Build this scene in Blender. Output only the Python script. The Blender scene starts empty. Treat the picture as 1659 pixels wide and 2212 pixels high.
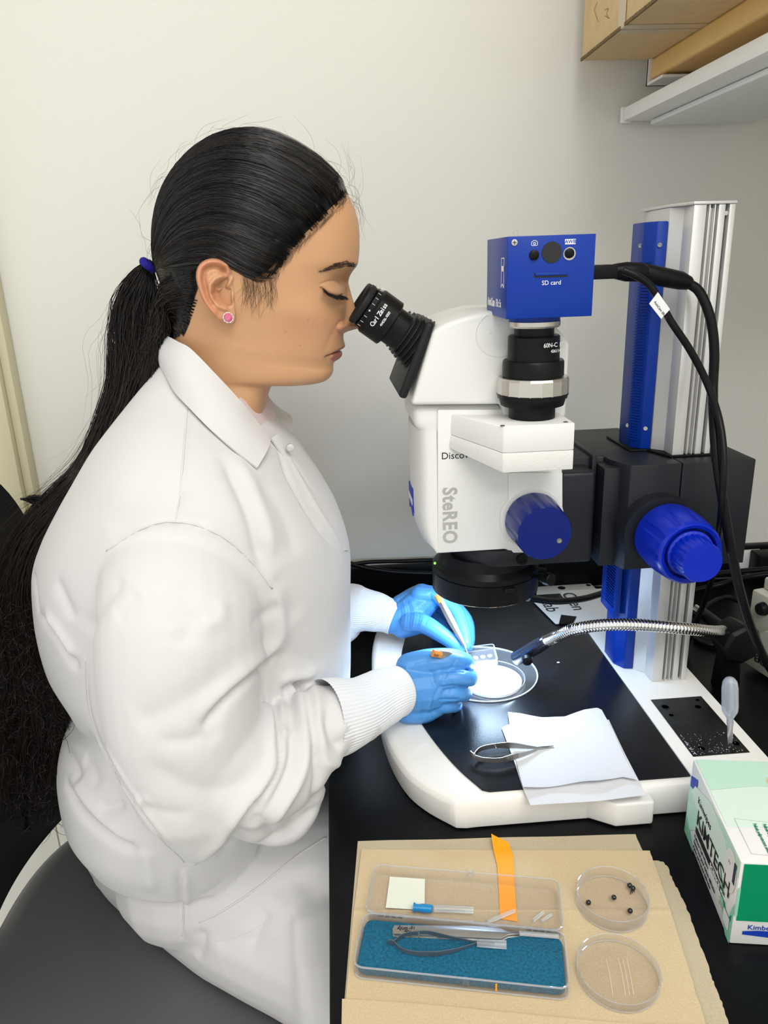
import bpy, bmesh, math, random
import numpy as np
from mathutils import Vector, Matrix
from mathutils.bvhtree import BVHTree
rng = np.random.default_rng(7); random.seed(7)
C = bpy.context.scene.collection
# ------------------------------------------------------------------ camera
FPX = 1620.0; CX, CY = 829.5, 1106.0
TABLE = 0.76; CAMZ = 1.26
def _n(v): v = np.array(v, float); return v/np.linalg.norm(v)
_Y = _n((-127, 532, -1620)); _Z = _n((-170, 4894, 1620)); _Z = _n(_Z-_Y*np.dot(_Y, _Z)); _X = np.cross(_Y, _Z)
M3 = np.array([_X, _Y, _Z]); CAM = np.array([0, 0, CAMZ])
cd = bpy.data.cameras.new('camera'); cam = bpy.data.objects.new('camera', cd); C.objects.link(cam)
m4 = Matrix.Identity(4)
for i in range(3):
    for j in range(3): m4[i][j] = M3[i, j]
m4.translation = Vector(CAM); cam.matrix_world = m4
cd.sensor_fit = 'AUTO'; cd.sensor_width = 36; cd.lens = 36*FPX/2212; cd.clip_start = .02
bpy.context.scene.camera = cam
# a point of the photograph put on a real plane of the room (measuring helper)
def _ray(px, py): return M3@np.array([px-CX, CY-py, -FPX])
def gz(px, py, z): r = _ray(px, py); return CAM+r*((z-CAMZ)/r[2])
def gy(px, py, y): r = _ray(px, py); return CAM+r*(y/r[1])
def gx(px, py, x): r = _ray(px, py); return CAM+r*(x/r[0])
def projn(P):
    q = (np.asarray(P, float)-CAM)@M3
    return np.stack([CX-FPX*q[..., 0]/q[..., 2], CY+FPX*q[..., 1]/q[..., 2]], -1)
# ------------------------------------------------------------------ world, lights, exposure
sc = bpy.context.scene
sc.view_settings.view_transform = 'Standard'; sc.view_settings.look = 'None'
sc.view_settings.gamma = 1; sc.view_settings.use_curve_mapping = False
sc.view_settings.exposure = -.06
w = bpy.data.worlds.new('world'); sc.world = w; w.use_nodes = True
w.node_tree.nodes['Background'].inputs[0].default_value = (1, .985, .96, 1)
w.node_tree.nodes['Background'].inputs[1].default_value = 1.08
def area(name, loc, target, sx, sy, power, col=(1, 1, 1)):
    l = bpy.data.lights.new(name, 'AREA'); l.shape = 'RECTANGLE'; l.size = sx; l.size_y = sy; l.energy = power; l.color = col
    o = bpy.data.objects.new(name, l); C.objects.link(o); o.location = loc
    o.rotation_euler = (Vector(target)-Vector(loc)).to_track_quat('-Z', 'Y').to_euler(); return o
area('ceiling_panel_light', (-.05, -.95, 2.62), (-.05, -.95, 0), 1.2, .6, 15, (1, .99, .965))
area('ceiling_panel_light', (.35, -1.75, 2.62), (.35, -1.75, 0), 1.2, .6, 24, (1, .99, .965))
area('ceiling_panel_light', (.62, -.35, 2.62), (.62, -.35, 0), 1.2, .6, 17, (1, .99, .965))
# ------------------------------------------------------------------ materials
def mat(name, col, rough=.5, metal=0, spec=.5, bump=0, bscale=200, bdist=.0005, var=0, vscale=30, trans=0, ior=1.45, alpha=1, coat=0, sss=0, sheen=0, emis=None, estr=0, aniso=0, vcol=None):
    m = bpy.data.materials.new(name); m.use_nodes = True; nt = m.node_tree; b = nt.nodes['Principled BSDF']
    c = (*col, 1); b.inputs['Base Color'].default_value = c
    b.inputs['Roughness'].default_value = rough; b.inputs['Metallic'].default_value = metal
    b.inputs['Specular IOR Level'].default_value = spec; b.inputs['IOR'].default_value = ior
    b.inputs['Transmission Weight'].default_value = trans; b.inputs['Alpha'].default_value = alpha
    b.inputs['Coat Weight'].default_value = coat; b.inputs['Sheen Weight'].default_value = sheen
    if aniso: b.inputs['Anisotropic'].default_value = aniso
    if sss:
        b.inputs['Subsurface Weight'].default_value = sss; b.inputs['Subsurface Radius'].default_value = (.01, .004, .002); b.inputs['Subsurface Scale'].default_value = 1
    if emis: b.inputs['Emission Color'].default_value = (*emis, 1); b.inputs['Emission Strength'].default_value = estr
    tc = nt.nodes.new('ShaderNodeTexCoord')
    if vcol:
        a = nt.nodes.new('ShaderNodeVertexColor'); a.layer_name = vcol; src = a.outputs[0]
        nt.links.new(src, b.inputs['Base Color'])
    else: src = None
    if var:
        n = nt.nodes.new('ShaderNodeTexNoise'); n.inputs['Scale'].default_value = vscale; n.inputs['Detail'].default_value = 5
        nt.links.new(tc.outputs['Object'], n.inputs['Vector'])
        mx = nt.nodes.new('ShaderNodeMix'); mx.data_type = 'RGBA'; mx.blend_type = 'MULTIPLY'; mx.inputs[0].default_value = 1
        r = nt.nodes.new('ShaderNodeMapRange'); r.inputs[1].default_value = .3; r.inputs[2].default_value = .7; r.inputs[3].default_value = 1-var; r.inputs[4].default_value = 1+var*.4
        nt.links.new(n.outputs[0], r.inputs[0]); mx.inputs[6].default_value = c
        if src: nt.links.new(src, mx.inputs[6])
        nt.links.new(r.outputs[0], mx.inputs[7]); nt.links.new(mx.outputs[2], b.inputs['Base Color'])
    if bump:
        n = nt.nodes.new('ShaderNodeTexNoise'); n.inputs['Scale'].default_value = bscale; n.inputs['Detail'].default_value = 3
        nt.links.new(tc.outputs['Object'], n.inputs['Vector'])
        bp = nt.nodes.new('ShaderNodeBump'); bp.inputs['Strength'].default_value = bump; bp.inputs['Distance'].default_value = bdist
        nt.links.new(n.outputs[0], bp.inputs['Height']); nt.links.new(bp.outputs[0], b.inputs['Normal'])
    return m
MT = dict(
 wall=mat('wall_paint', (.76, .755, .70), .7, bump=.25, bscale=260, bdist=.0006),
 floor=mat('vinyl_floor', (.72, .73, .68), .45, var=.06, vscale=14, bump=.05),
 ceil=mat('ceiling_paint', (.8, .8, .78), .9),
 cream=mat('cream_door_paint', (.61, .57, .39), .5, bump=.1, bscale=120),
 bench=mat('black_epoxy_resin', (.003, .0034, .0042), .34, spec=.2, var=.3, vscale=60, bump=.08, bscale=350),
 cabinet=mat('cabinet_grey', (.35, .35, .34), .5),
 white=mat('white_instrument_enamel', (.78, .78, .755), .38, bump=.12, bscale=420, bdist=.0004),
 whitet=mat('white_textured_enamel', (.74, .74, .71), .5, bump=.7, bscale=520, bdist=.0006),
 rim=mat('white_stand_enamel', (.80, .79, .755), .42, bump=.5, bscale=600, bdist=.0004),
 black=mat('black_anodised', (.004, .0045, .0055), .34, spec=.22, bump=.1, bscale=500, bdist=.0002),
 carr=mat('dark_carrier_enamel', (.011, .0125, .017), .42, spec=.38, bump=.25, bscale=600, bdist=.0003),
 rubber=mat('black_rubber', (.011, .012, .013), .5, spec=.3, bump=.12, bscale=150, bdist=.0005),
 plastic=mat('black_plastic', (.006, .006, .007), .36, spec=.16),
 blue=mat('blue_enamel', (.002, .034, .30), .36, spec=.3, bump=.2, bscale=700, bdist=.0002),
 knob=mat('blue_knob_plastic', (.001, .018, .42), .3, spec=.5),
 dknob=mat('dark_blue_knob_plastic', (.0008, .010, .15), .3, spec=.5),
 alu=mat('brushed_aluminium', (.66, .66, .65), .38, metal=.55, bump=.1, bscale=300, bdist=.0001),
 alud=mat('aluminium_groove', (.09, .09, .09), .35, metal=.7),
 steel=mat('steel', (.55, .54, .52), .3, metal=1),
 dsteel=mat('tweezer_steel', (.42, .41, .40), .36, metal=1),
 grey_steel=mat('grey_coated_steel', (.16, .2, .23), .4, metal=.7),
 chrome=mat('chrome', (.85, .85, .86), .08, metal=1),
 ring=mat('machined_ring', (.6, .58, .53), .3, metal=.9),
 glass=mat('clear_glass', (1, 1, 1), .0, trans=1, ior=1.45),
 print_w=mat('white_print', (.85, .85, .85), .5), print_g=mat('grey_print', (.42, .42, .39), .5),
 print_k=mat('black_print', (.01, .01, .012), .5), print_b=mat('blue_print', (.005, .04, .4), .5),
 print_green=mat('green_print', (.0, .2, .12), .5),
 paper=mat('white_paper', (.8, .8, .8), .8, bump=.2, bscale=200), tissue=mat('tissue_paper', (.68, .69, .72), .9, bump=.35, bscale=220, bdist=.0006),
 towel=mat('brown_paper_towel', (.60, .47, .29), .95, var=.13, vscale=900, bump=.5, bscale=600, bdist=.0006),
 towel2=mat('grey_brown_paper_towel', (.50, .42, .29), .95, var=.13, vscale=900, bump=.5, bscale=600, bdist=.0006),
 foam=mat('blue_foam', (.006, .13, .235), .95, var=.45, vscale=500, bump=.9, bscale=650, bdist=.0012),
 tape=mat('orange_tape', (.95, .36, .005), .45, bump=.05), cardboard=mat('cardboard', (.70, .52, .28), .85, var=.08, vscale=60, bump=.2, bscale=200),
 cardin=mat('cardboard_flute', (.2, .13, .06), .95, bump=.8, bscale=300, bdist=.002),
 ctape=mat('packing_tape', (.58, .48, .33), .3, bump=.3, bscale=60), wood=mat('maple_shelf', (.80, .53, .20), .45, var=.12, vscale=9),
 shelfw=mat('white_shelf_metal', (.88, .88, .87), .45), lens=mat('white_diffuser', (.82, .85, .85), .4),
 cable=mat('black_cable', (.006, .006, .007), .33, spec=.2), cream2=mat('cream_box_enamel', (.60, .60, .52), .5, bump=.3, bscale=500),
 glove=mat('blue_nitrile', (.075, .29, .68), .4, spec=.5, bump=.25, bscale=120, bdist=.0004, sss=.1),
 coat=mat('white_coat_cloth', (.66, .65, .65), .85, spec=.25, sheen=.15, bump=.15, bscale=900, bdist=.0003),
 knit=mat('white_knit', (.76, .78, .81), .9, spec=.2, bump=.3, bscale=700, bdist=.0004), shirt=mat('pale_pink_shirt', (.76, .62, .62), .8),
 seat=mat('black_vinyl', (.095, .092, .097), .45, spec=1.0, bump=.45, bscale=700, bdist=.0006),
 hair=mat('black_hair', (.0045, .0036, .0038), .27, spec=.55), hairb=mat('brown_hair', (.05, .027, .018), .4, spec=.5), haird=mat('dark_hair', (.009, .006, .0055), .32, spec=.6),
 brow=mat('eyebrow_hair', (.03, .018, .012), .6), lash=mat('eyelash', (.008, .006, .006), .5), scrunch=mat('blue_hair_tie', (.01, .008, .25), .9, bump=.6, bscale=500, bdist=.001),
 gem=mat('pink_gem', (.85, .16, .32), .03, spec=1, coat=1, trans=.4), boxw=mat('box_white_card', (.76, .76, .74), .45), green=mat('box_green', (.0, .26, .11), .42),
 bead=mat('black_bead', (.004, .005, .008), .12, spec=.8), clearpl=mat('clear_polystyrene', (1, 1, 1), .02, trans=1, ior=1.5), softpl=mat('milky_tube_plastic', (.85, .88, .9), .2, trans=.75, alpha=.75),
 hub=mat('blue_needle_hub', (.02, .35, .75), .25, trans=.4), sticker=mat('pale_yellow_sticker', (.72, .74, .62), .7), led=mat('green_indicator', (.1, .9, .1), .4, emis=(.3, 1, .1), estr=1.5),
 ringled=mat('ring_led_lens', (.8, .85, 1), .3), dishbase=mat('white_wax', (.92, .95, 1), .5), skin=mat('skin', (.5, .3, .2), .42, spec=.42, sss=.25, vcol='skin', bump=.12, bscale=700, bdist=.0003),
)
# thin clear plastic that stays bright: transparent and glossy with a whitish diffuse
def clear_mat(name, tint, gloss=.12, base=.035):
    m = bpy.data.materials.new(name); m.use_nodes = True; nt = m.node_tree; nt.nodes.clear()
    o = nt.nodes.new('ShaderNodeOutputMaterial'); t = nt.nodes.new('ShaderNodeBsdfTransparent'); g = nt.nodes.new('ShaderNodeBsdfGlossy')
    g.inputs['Roughness'].default_value = .03; t.inputs[0].default_value = (*tint, 1)
    df = nt.nodes.new('ShaderNodeBsdfDiffuse'); df.inputs[0].default_value = (.9, .9, .92, 1); gd = nt.nodes.new('ShaderNodeMixShader'); gd.inputs[0].default_value = .45
    nt.links.new(g.outputs[0], gd.inputs[1]); nt.links.new(df.outputs[0], gd.inputs[2])
    lw = nt.nodes.new('ShaderNodeLayerWeight'); lw.inputs[0].default_value = .5; pw = nt.nodes.new('ShaderNodeMath'); pw.operation = 'POWER'; pw.inputs[1].default_value = 3.2
    ml = nt.nodes.new('ShaderNodeMath'); ml.operation = 'MULTIPLY_ADD'; ml.inputs[1].default_value = gloss*2.6; ml.inputs[2].default_value = base; ml.use_clamp = True
    nt.links.new(lw.outputs['Facing'], pw.inputs[0]); nt.links.new(pw.outputs[0], ml.inputs[0])
    mx = nt.nodes.new('ShaderNodeMixShader'); nt.links.new(ml.outputs[0], mx.inputs[0]); nt.links.new(t.outputs[0], mx.inputs[1]); nt.links.new(gd.outputs[0], mx.inputs[2]); nt.links.new(mx.outputs[0], o.inputs[0])
    return m
MT['clear'] = clear_mat('clear_thin_plastic', (.955, .95, .95), .22)
MT['clearpl'] = clear_mat('edge_highlight_plastic', (.95, .95, .96), .5, .28)  # extra white in the plastic paints highlights along the rims
MT['clearw'] = clear_mat('clear_glass_plate', (.9, .93, .96), .2)
# ------------------------------------------------------------------ mesh toolkit (V, F) pairs
def J(*parts):
    V = []; F = []; o = 0
    for v, f in parts:
        V.append(np.asarray(v, float)); F += [tuple(i+o for i in q) for q in f]; o += len(v)
    return np.concatenate(V), F
def box(x0, x1, y0, y1, z0, z1):
    v = [(x, y, z) for x in (x0, x1) for y in (y0, y1) for z in (z0, z1)]
    return np.array(v, float), [(0, 1, 3, 2), (4, 6, 7, 5), (0, 4, 5, 1), (2, 3, 7, 6), (0, 2, 6, 4), (1, 5, 7, 3)]
def prism(poly, axis, a, b):
    """poly: 2D points (x,z) for axis y, (x,y) for axis z, (y,z) for axis x"""
    poly = list(poly); n = len(poly); V = []
    for t in (a, b):
        for p in poly:
            V.append({'y': (p[0], t, p[1]), 'z': (p[0], p[1], t), 'x': (t, p[0], p[1])}[axis])
    F = [tuple(range(n)), tuple(range(2*n-1, n-1, -1))]+[(i, i+n, (i+1) % n+n, (i+1) % n) for i in range(n)]
    return np.array(V, float), F
def prism2(A, B):
    """side walls between two closed 3D loops, capped"""
    n = len(A)
    return np.concatenate([A, B]), [tuple(range(n)), tuple(range(2*n-1, n-1, -1))]+[(i, i+n, (i+1) % n+n, (i+1) % n) for i in range(n)]
def frame(d):
    d = _n(d); a = np.array((0, 0, 1.)) if abs(d[2]) < .9 else np.array((1., 0, 0)); u = _n(np.cross(a, d)); return u, np.cross(d, u), d
def lathe(prof, org, d, n=48, capa=True, capb=True, mod=None):
    """prof: (s, r) along direction d"""
    u, v, d = frame(d); V = []; F = []; org = np.asarray(org, float); m = len(prof)
    for k, (s, r) in enumerate(prof):
        for i in range(n):
            a = 2*math.pi*i/n; rr = r*(mod(a, k) if mod else 1)
            V.append(org+d*s+(u*math.cos(a)+v*math.sin(a))*rr)
    for k in range(m-1):
        for i in range(n):
            j = (i+1) % n; F.append((k*n+i, k*n+j, (k+1)*n+j, (k+1)*n+i))
    if capa: F.append(tuple(range(n-1, -1, -1)))
    if capb: F.append(tuple((m-1)*n+i for i in range(n)))
    return np.array(V), F
def smooth_path(P, n):
    P = np.asarray(P, float)
    if len(P) < 3: t = np.linspace(0, 1, n)[:, None]; return P[0]*(1-t)+P[-1]*t
    Q = np.concatenate([[2*P[0]-P[1]], P, [2*P[-1]-P[-2]]]); out = []
    T = np.linspace(0, len(P)-1, n)
    for t in T:
        i = min(int(t), len(P)-2); u = t-i; a, b, c, d = Q[i:i+4]
        out.append(.5*((2*b)+(-a+c)*u+(2*a-5*b+4*c-d)*u*u+(-a+3*b-3*c+d)*u**3))
    return np.array(out)
def tube(P, R, n=12, cap=True, flat=None, up=None):
    P = np.asarray(P, float); m = len(P); R = np.ones(m)*R if np.isscalar(R) else np.asarray(R, float)
    T = np.gradient(P, axis=0); T /= np.linalg.norm(T, axis=1)[:, None]+1e-12
    u0 = np.array(up, float) if up is not None else frame(T[0])[0]
    u = u0; V = []; F = []
    ang = np.arange(n)*2*math.pi/n; ca, sa = np.cos(ang)[:, None], np.sin(ang)[:, None]
    for k in range(m):
        u = u-T[k]*np.dot(u, T[k]); u = u/(np.linalg.norm(u)+1e-12); v = np.cross(T[k], u)
        f = 1 if flat is None else (flat if np.isscalar(flat) else flat[k])
        V.append(P[k]+R[k]*(ca*u+sa*v*f))
    V = np.concatenate(V)
    for k in range(m-1):
        for i in range(n):
            j = (i+1) % n; F.append((k*n+i, k*n+j, (k+1)*n+j, (k+1)*n+i))
    if cap: F.append(tuple(range(n-1, -1, -1))); F.append(tuple((m-1)*n+i for i in range(n)))
    return V, F
def captube(P, R, n=16, flat=None, up=None):
    """tube with rounded ends"""
    P = np.asarray(P, float); R = np.ones(len(P))*R if np.isscalar(R) else np.asarray(R, float)
    a = _n(P[0]-P[1]); b = _n(P[-1]-P[-2]); k = np.array([.15, .5, .8]); 
    A = [P[0]+a*R[0]*math.sin(t*math.pi/2) for t in (.95, .75, .5, .25)]; RA = [R[0]*math.cos(t*math.pi/2) for t in (.95, .75, .5, .25)]
    B = [P[-1]+b*R[-1]*math.sin(t*math.pi/2) for t in (.25, .5, .75, .95)]; RB = [R[-1]*math.cos(t*math.pi/2) for t in (.25, .5, .75, .95)]
    return tube(np.concatenate([A, P, B]), np.concatenate([RA, R, RB]), n, True, flat, up)
def ellip(c, r, n=24, m=14, rot=None):
    V = []; F = []
    for k in range(1, m):
        t = math.pi*k/m
        for i in range(n):
            a = 2*math.pi*i/n; V.append((math.sin(t)*math.cos(a), math.sin(t)*math.sin(a), math.cos(t)))
    V.append((0, 0, 1)); V.append((0, 0, -1)); V = np.array(V)*np.asarray(r)
    if rot is not None: V = V@np.array(rot).T
    for k in range(m-2):
        for i in range(n):
            j = (i+1) % n; F.append((k*n+i, (k+1)*n+i, (k+1)*n+j, k*n+j))
    for i in range(n):
        j = (i+1) % n; F.append((len(V)-2, i, j)); F.append((len(V)-1, (m-2)*n+j, (m-2)*n+i))
    return V+np.asarray(c), F
def grid(P):
    a, b = P.shape[:2]
    return P.reshape(-1, 3), [(i*b+j, i*b+j+1, (i+1)*b+j+1, (i+1)*b+j) for i in range(a-1) for j in range(b-1)]
def xf(vf, f): return f(vf[0]), vf[1]
ORG = {}
def make(name, vf, m, parent=None, bev=0, seg=2, smooth=40, org=None, fixn=True):
    V, F = vf; V = np.asarray(V, float); me = bpy.data.meshes.new(name)
    if org is None: org = np.array([(V[:, 0].min()+V[:, 0].max())/2, (V[:, 1].min()+V[:, 1].max())/2, V[:, 2].min()])
    org = np.asarray(org, float)
    me.from_pydata((V-org).tolist(), [], F)
    if bev or fixn:
        bm = bmesh.new(); bm.from_mesh(me)
        if fixn: bmesh.ops.recalc_face_normals(bm, faces=bm.faces)
        if bev:
            bm.normal_update()
            E = [e for e in bm.edges if len(e.link_faces) == 2 and e.calc_face_angle(0) > .4]
            bmesh.ops.bevel(bm, geom=E, offset=bev, segments=seg, profile=.5, affect='EDGES', clamp_overlap=True)
        bm.to_mesh(me); bm.free()
    if smooth:
        me.polygons.foreach_set('use_smooth', [True]*len(me.polygons))
        if smooth < 180: me.set_sharp_from_angle(angle=math.radians(smooth))
    me.materials.append(MT[m] if isinstance(m, str) else m)
    o = bpy.data.objects.new(name, me); C.objects.link(o)
    if parent is not None: o.parent = parent; o.location = org-ORG[parent.name]
    else: o.location = org
    ORG[o.name] = org
    return o
def empty(name, loc, label, cat, group=None):
    o = bpy.data.objects.new(name, None); C.objects.link(o); o.location = loc; o.empty_display_size = .02; ORG[o.name] = np.array(loc, float)
    return tag(o, label, cat, group)
def tag(o, label=None, cat=None, group=None, kind=None):
    if label: o['label'] = label
    if cat: o['category'] = cat
    if group: o['group'] = group
    if kind: o['kind'] = kind
    return o
def struct(o): o['kind'] = 'structure'; return o
def evalmesh(vf, mods):
    me = bpy.data.meshes.new('tmp'); me.from_pydata(np.asarray(vf[0]).tolist(), [], vf[1])
    if mods[0][0] == 'REMESH':
        bm = bmesh.new(); bm.from_mesh(me); bmesh.ops.recalc_face_normals(bm, faces=bm.faces); bm.to_mesh(me); bm.free()
    o = bpy.data.objects.new('tmp', me); C.objects.link(o)
    for t, kw in mods:
        md = o.modifiers.new(t, t)
        for k, v in kw.items(): setattr(md, k, v)
    dg = bpy.context.evaluated_depsgraph_get(); dg.update()
    e = o.evaluated_get(dg).to_mesh(); n = len(e.vertices); V = np.zeros(n*3); e.vertices.foreach_get('co', V)
    F = [tuple(p.vertices) for p in e.polygons]; N = np.zeros(n*3); e.vertices.foreach_get('normal', N)
    o.evaluated_get(dg).to_mesh_clear(); bpy.data.objects.remove(o); bpy.data.meshes.remove(me)
    return V.reshape(-1, 3), F, N.reshape(-1, 3)
def remesh(vf, voxel, it=4, fac=.5):
    return evalmesh(vf, [('REMESH', dict(mode='VOXEL', voxel_size=voxel, adaptivity=0)), ('SMOOTH', dict(factor=fac, iterations=it))])
def bvh(V, F): return BVHTree.FromPolygons([Vector(v) for v in V], F)
def hitpx(tree, px, py):
    r = _ray(px, py); h = tree.ray_cast(Vector(CAM), Vector(r).normalized()); return None if h[0] is None else np.array(h[0])
def text(body, size, org, xd, yd, m, parent=None, name='lettering', align='LEFT', ext=.00012, bold=0, sx=1, sp=1):
    cu = bpy.data.curves.new('t', 'FONT'); cu.body = body; cu.size = size; cu.extrude = ext; cu.align_x = align; cu.align_y = 'CENTER'; cu.offset = bold; cu.resolution_u = 3; cu.space_character = sp
    o = bpy.data.objects.new('t', cu); C.objects.link(o); dg = bpy.context.evaluated_depsgraph_get(); dg.update()
    me = bpy.data.meshes.new_from_object(o.evaluated_get(dg)); V = np.zeros(len(me.vertices)*3); me.vertices.foreach_get('co', V); V = V.reshape(-1, 3)
    F = [tuple(p.vertices) for p in me.polygons]; bpy.data.objects.remove(o); bpy.data.curves.remove(cu); bpy.data.meshes.remove(me)
    x = _n(xd); y = _n(np.array(yd)-x*np.dot(yd, x)); z = np.cross(x, y)
    if len(V) == 0: return None
    P = np.asarray(org)+V[:, :1]*x*sx+V[:, 1:2]*y+V[:, 2:3]*z
    return make(name, (P, F), m, parent, smooth=0, fixn=False)
Xd = np.array((1., 0, 0)); Yd = np.array((0, 1., 0)); Zd = np.array((0, 0, 1.))
# ================================================================== the room
WY = 1.087
struct(make('floor', box(-2.6, 1.25, -2.2, WY+.05, -.05, 0), 'floor'))
struct(make('wall_back', box(-2.6, 1.25, WY+.001, WY+.09, .0, 2.7), 'wall'))
struct(make('wall_right', box(1.15, 1.25, -2.2, WY, .0, 2.7), 'wall'))
struct(make('ceiling', box(-2.6, 1.25, -2.2, WY+.05, 2.7, 2.75), 'ceil'))
struct(make('baseboard_back', box(-.38, 1.15, WY-.012, WY, 0, .1), 'cabinet', bev=.003))
# cream door and its casing at the left of the back wall
dx = gy(76, 1066, WY-.02)[0]
d = struct(make('door_1', box(dx-1.0, dx-.062, WY-.03, WY-.002, .005, 2.1), 'cream', bev=.002))
t = struct(make('trim_1', J(box(dx-.05, dx-.012, WY-.035, WY, 0, 2.16), box(dx-.012, dx, WY-.024, WY, 0, 2.16), box(dx-.062, dx-.05, WY-.022, WY, 0, 2.16)), 'cream', bev=.002))
make('pale_door_panel', box(dx-1.0, dx-.063, WY-.033, WY-.0302, .01, .62), 'wall', d); make('pale_trim_block', box(dx-.058, dx+.0015, WY-.0385, WY-.0003, 0, .62), 'wall', t, bev=.001)  # added pale panels, standing in for the bright patches low behind the chair
# ---- bench
bx = gz(709, 1690, TABLE)[0]
b = empty('lab_bench', (.4, .4, 0), 'black resin topped lab bench running along the wall, under the microscope', 'bench')
make('worktop', box(bx, 1.149, -.3, WY-.014, TABLE-.032, TABLE), 'bench', b, bev=.002)
make('backsplash', box(bx, 1.149, WY-.013, WY-.0005, TABLE+.0005, gy(850, 1224, WY-.013)[2]), 'bench', b, bev=.0015)
make('cabinet_body', box(.42, 1.14, -.28, WY-.06, .1, TABLE-.033), 'cabinet', b, bev=.002)
make('plinth', box(.46, 1.13, -.26, WY-.08, 0, .1), 'plastic', b)
for y in (-.27, .72): make('bench_leg', box(bx+.05, bx+.09, y, y+.04, 0, TABLE-.033), 'cabinet', b, bev=.002)
# ---- shelf and lamp high at the right
A = gy(1395, 183, 1.05); B = gy(1395, 129, 1.05); sxl = A[0]; zt = B[2]; zb = A[2]+.004
s = empty('wall_shelf', (.7, .7, zb), 'maple wall shelf with white end bracket, high on the right above the microscope', 'shelf')
make('shelf_board', box(sxl+.003, 1.149, .46, 1.045, zb, zt), 'wood', s, bev=.004, seg=3)
make('end_bracket', J(box(sxl, sxl+.0022, 1.0465, 1.0495, zb-.003, zt+.0), box(sxl, 1.148, 1.046, 1.05, zb-.006, zt), box(sxl, sxl+.05, 1.0, 1.05, zb-.006, zb-.003)), 'shelfw', s)
make('shelf_back_rail', box(1.135, 1.1485, .46, 1.04, zb-.12, zb-.0005), 'shelfw', s)
f0 = gy(1347, 232, 1.075); f1 = gy(1350, 263, 1.075); fx2 = gy(1406, 257, 1.075)[0]
l = empty('shelf_light', (.5, .7, f1[2]), 'white slim light fitting hanging below the maple shelf, switched off', 'light fitting')
make('housing', box(f0[0], f0[0]+.19, .46, 1.075, f1[2], f0[2]), 'shelfw', l, bev=.003)
make('end_cap', box(f0[0]-.0015, f0[0]+.012, 1.0755, 1.082, f1[2]-.0015, f0[2]+.001), 'shelfw', l, bev=.001)
make('diffuser', box(f0[0]+.03, f0[0]+.17, .48, 1.06, f1[2]-.008, f1[2]-.0005), 'lens', l, bev=.004)
for y in (.98, .55): make('hanger', box(f0[0]+.1, f0[0]+.12, y, y+.02, f0[2]+.0002, zb-.001), 'shelfw', l)
# ---- cardboard box resting on the shelf, jutting over its edge
k0 = gz(1257, 130, zt+.001); k1 = gz(1395, 128, zt+.001); yb = k0[1]; xl = k0[0]
ysm = gz(1345, 63, zt)[1]
cb = empty('cardboard_box', (xl+.2, yb-.2, zt), 'taped brown cardboard box jutting over the edge of the high shelf', 'box')
make('carton', box(xl, xl+.4, yb-.42, yb, zt+.0008, zt+.32), 'cardboard', cb, bev=.0012)
make('flap', J(box(xl-.001, xl+.4, ysm+.001, yb-.001, zt+.0002, zt+.0012), box(xl+.0, xl+.4, yb-.42, ysm-.0015, zt+.0002, zt+.0012)), 'cardboard', cb)
zz = []
for i in range(60):
    y = yb-.002-(yb-ysm-.003)*i/59
    zz.append(box(xl-.0022-.0006*random.random(), xl-.0006, y-.0011, y+.0006, zt-.0006, zt+.0028))
for i in range(70):
    y = ysm-.014-.16*i/69; zz.append(box(xl-.0022-.0008*random.random(), xl-.0006, y-.0012, y+.0007, zt-.0004, zt+.003))
tag(make('corrugated_edge', J(*zz), 'cardin', cb), kind='stuff')
make('packing_tape', J(box(xl-.0014, xl-.0007, ysm-.011, ysm+.009, zt, zt+.3), box(xl-.001, xl+.4, ysm-.016, ysm-.0012, zt-.0006, zt-.0001), box(xl-.001, xl+.4, ysm+.0012, ysm+.013, zt-.0006, zt-.0001)), 'ctape', cb)
P = [(1290, 5), (1284, 22), (1292, 48)]; Q = [(1306, 22), (1314, 18), (1310, 32), (1316, 40), (1306, 34)]
for L in (P, Q): make('pen_scribble', tube(smooth_path([gx(a, b_, xl-.0007) for a, b_ in L], 16), .00025, 4), 'cardin', cb)
# ================================================================== the stereo microscope
SM = .776; ST = .7926
ms = empty('stereo_microscope', (.33, SM, TABLE), 'white and black stereo microscope with blue knobs on a tall aluminium column', 'microscope')
# stand base: white frame with a wide rounded front, black stage plate let into it
def outl(pts): return pts+[(x, 2*SM-y) for x, y in reversed(pts)]
fl = [(.402, .560), (.306, .560), (.275, .560), (.236, .562), (.112, .562), (.100, .5615)]
def arcs(a): m_ = a+[(x, 2*SM-y) for x, y in reversed(a[:-1])]; q = smooth_path([(x, y, 0) for x, y in m_], 45); return [(p[0], p[1]) for p in q]
outer = fl+arcs([(.091, .563), (.0660, .588), (.0490, .616), (.0370, .660), (.0310, .715), (.0295, SM)])+[(x, 2*SM-y) for x, y in reversed(fl)]
il = [(.316, .569), (.125, .569)]
inner = il+arcs([(.1185, .572), (.1010, .606), (.0850, .650), (.0720, .700), (.0665, .740), (.065, SM)])+[(x, 2*SM-y) for x, y in reversed(il)]
n_o = len(outer); n_i = len(inner)
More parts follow.
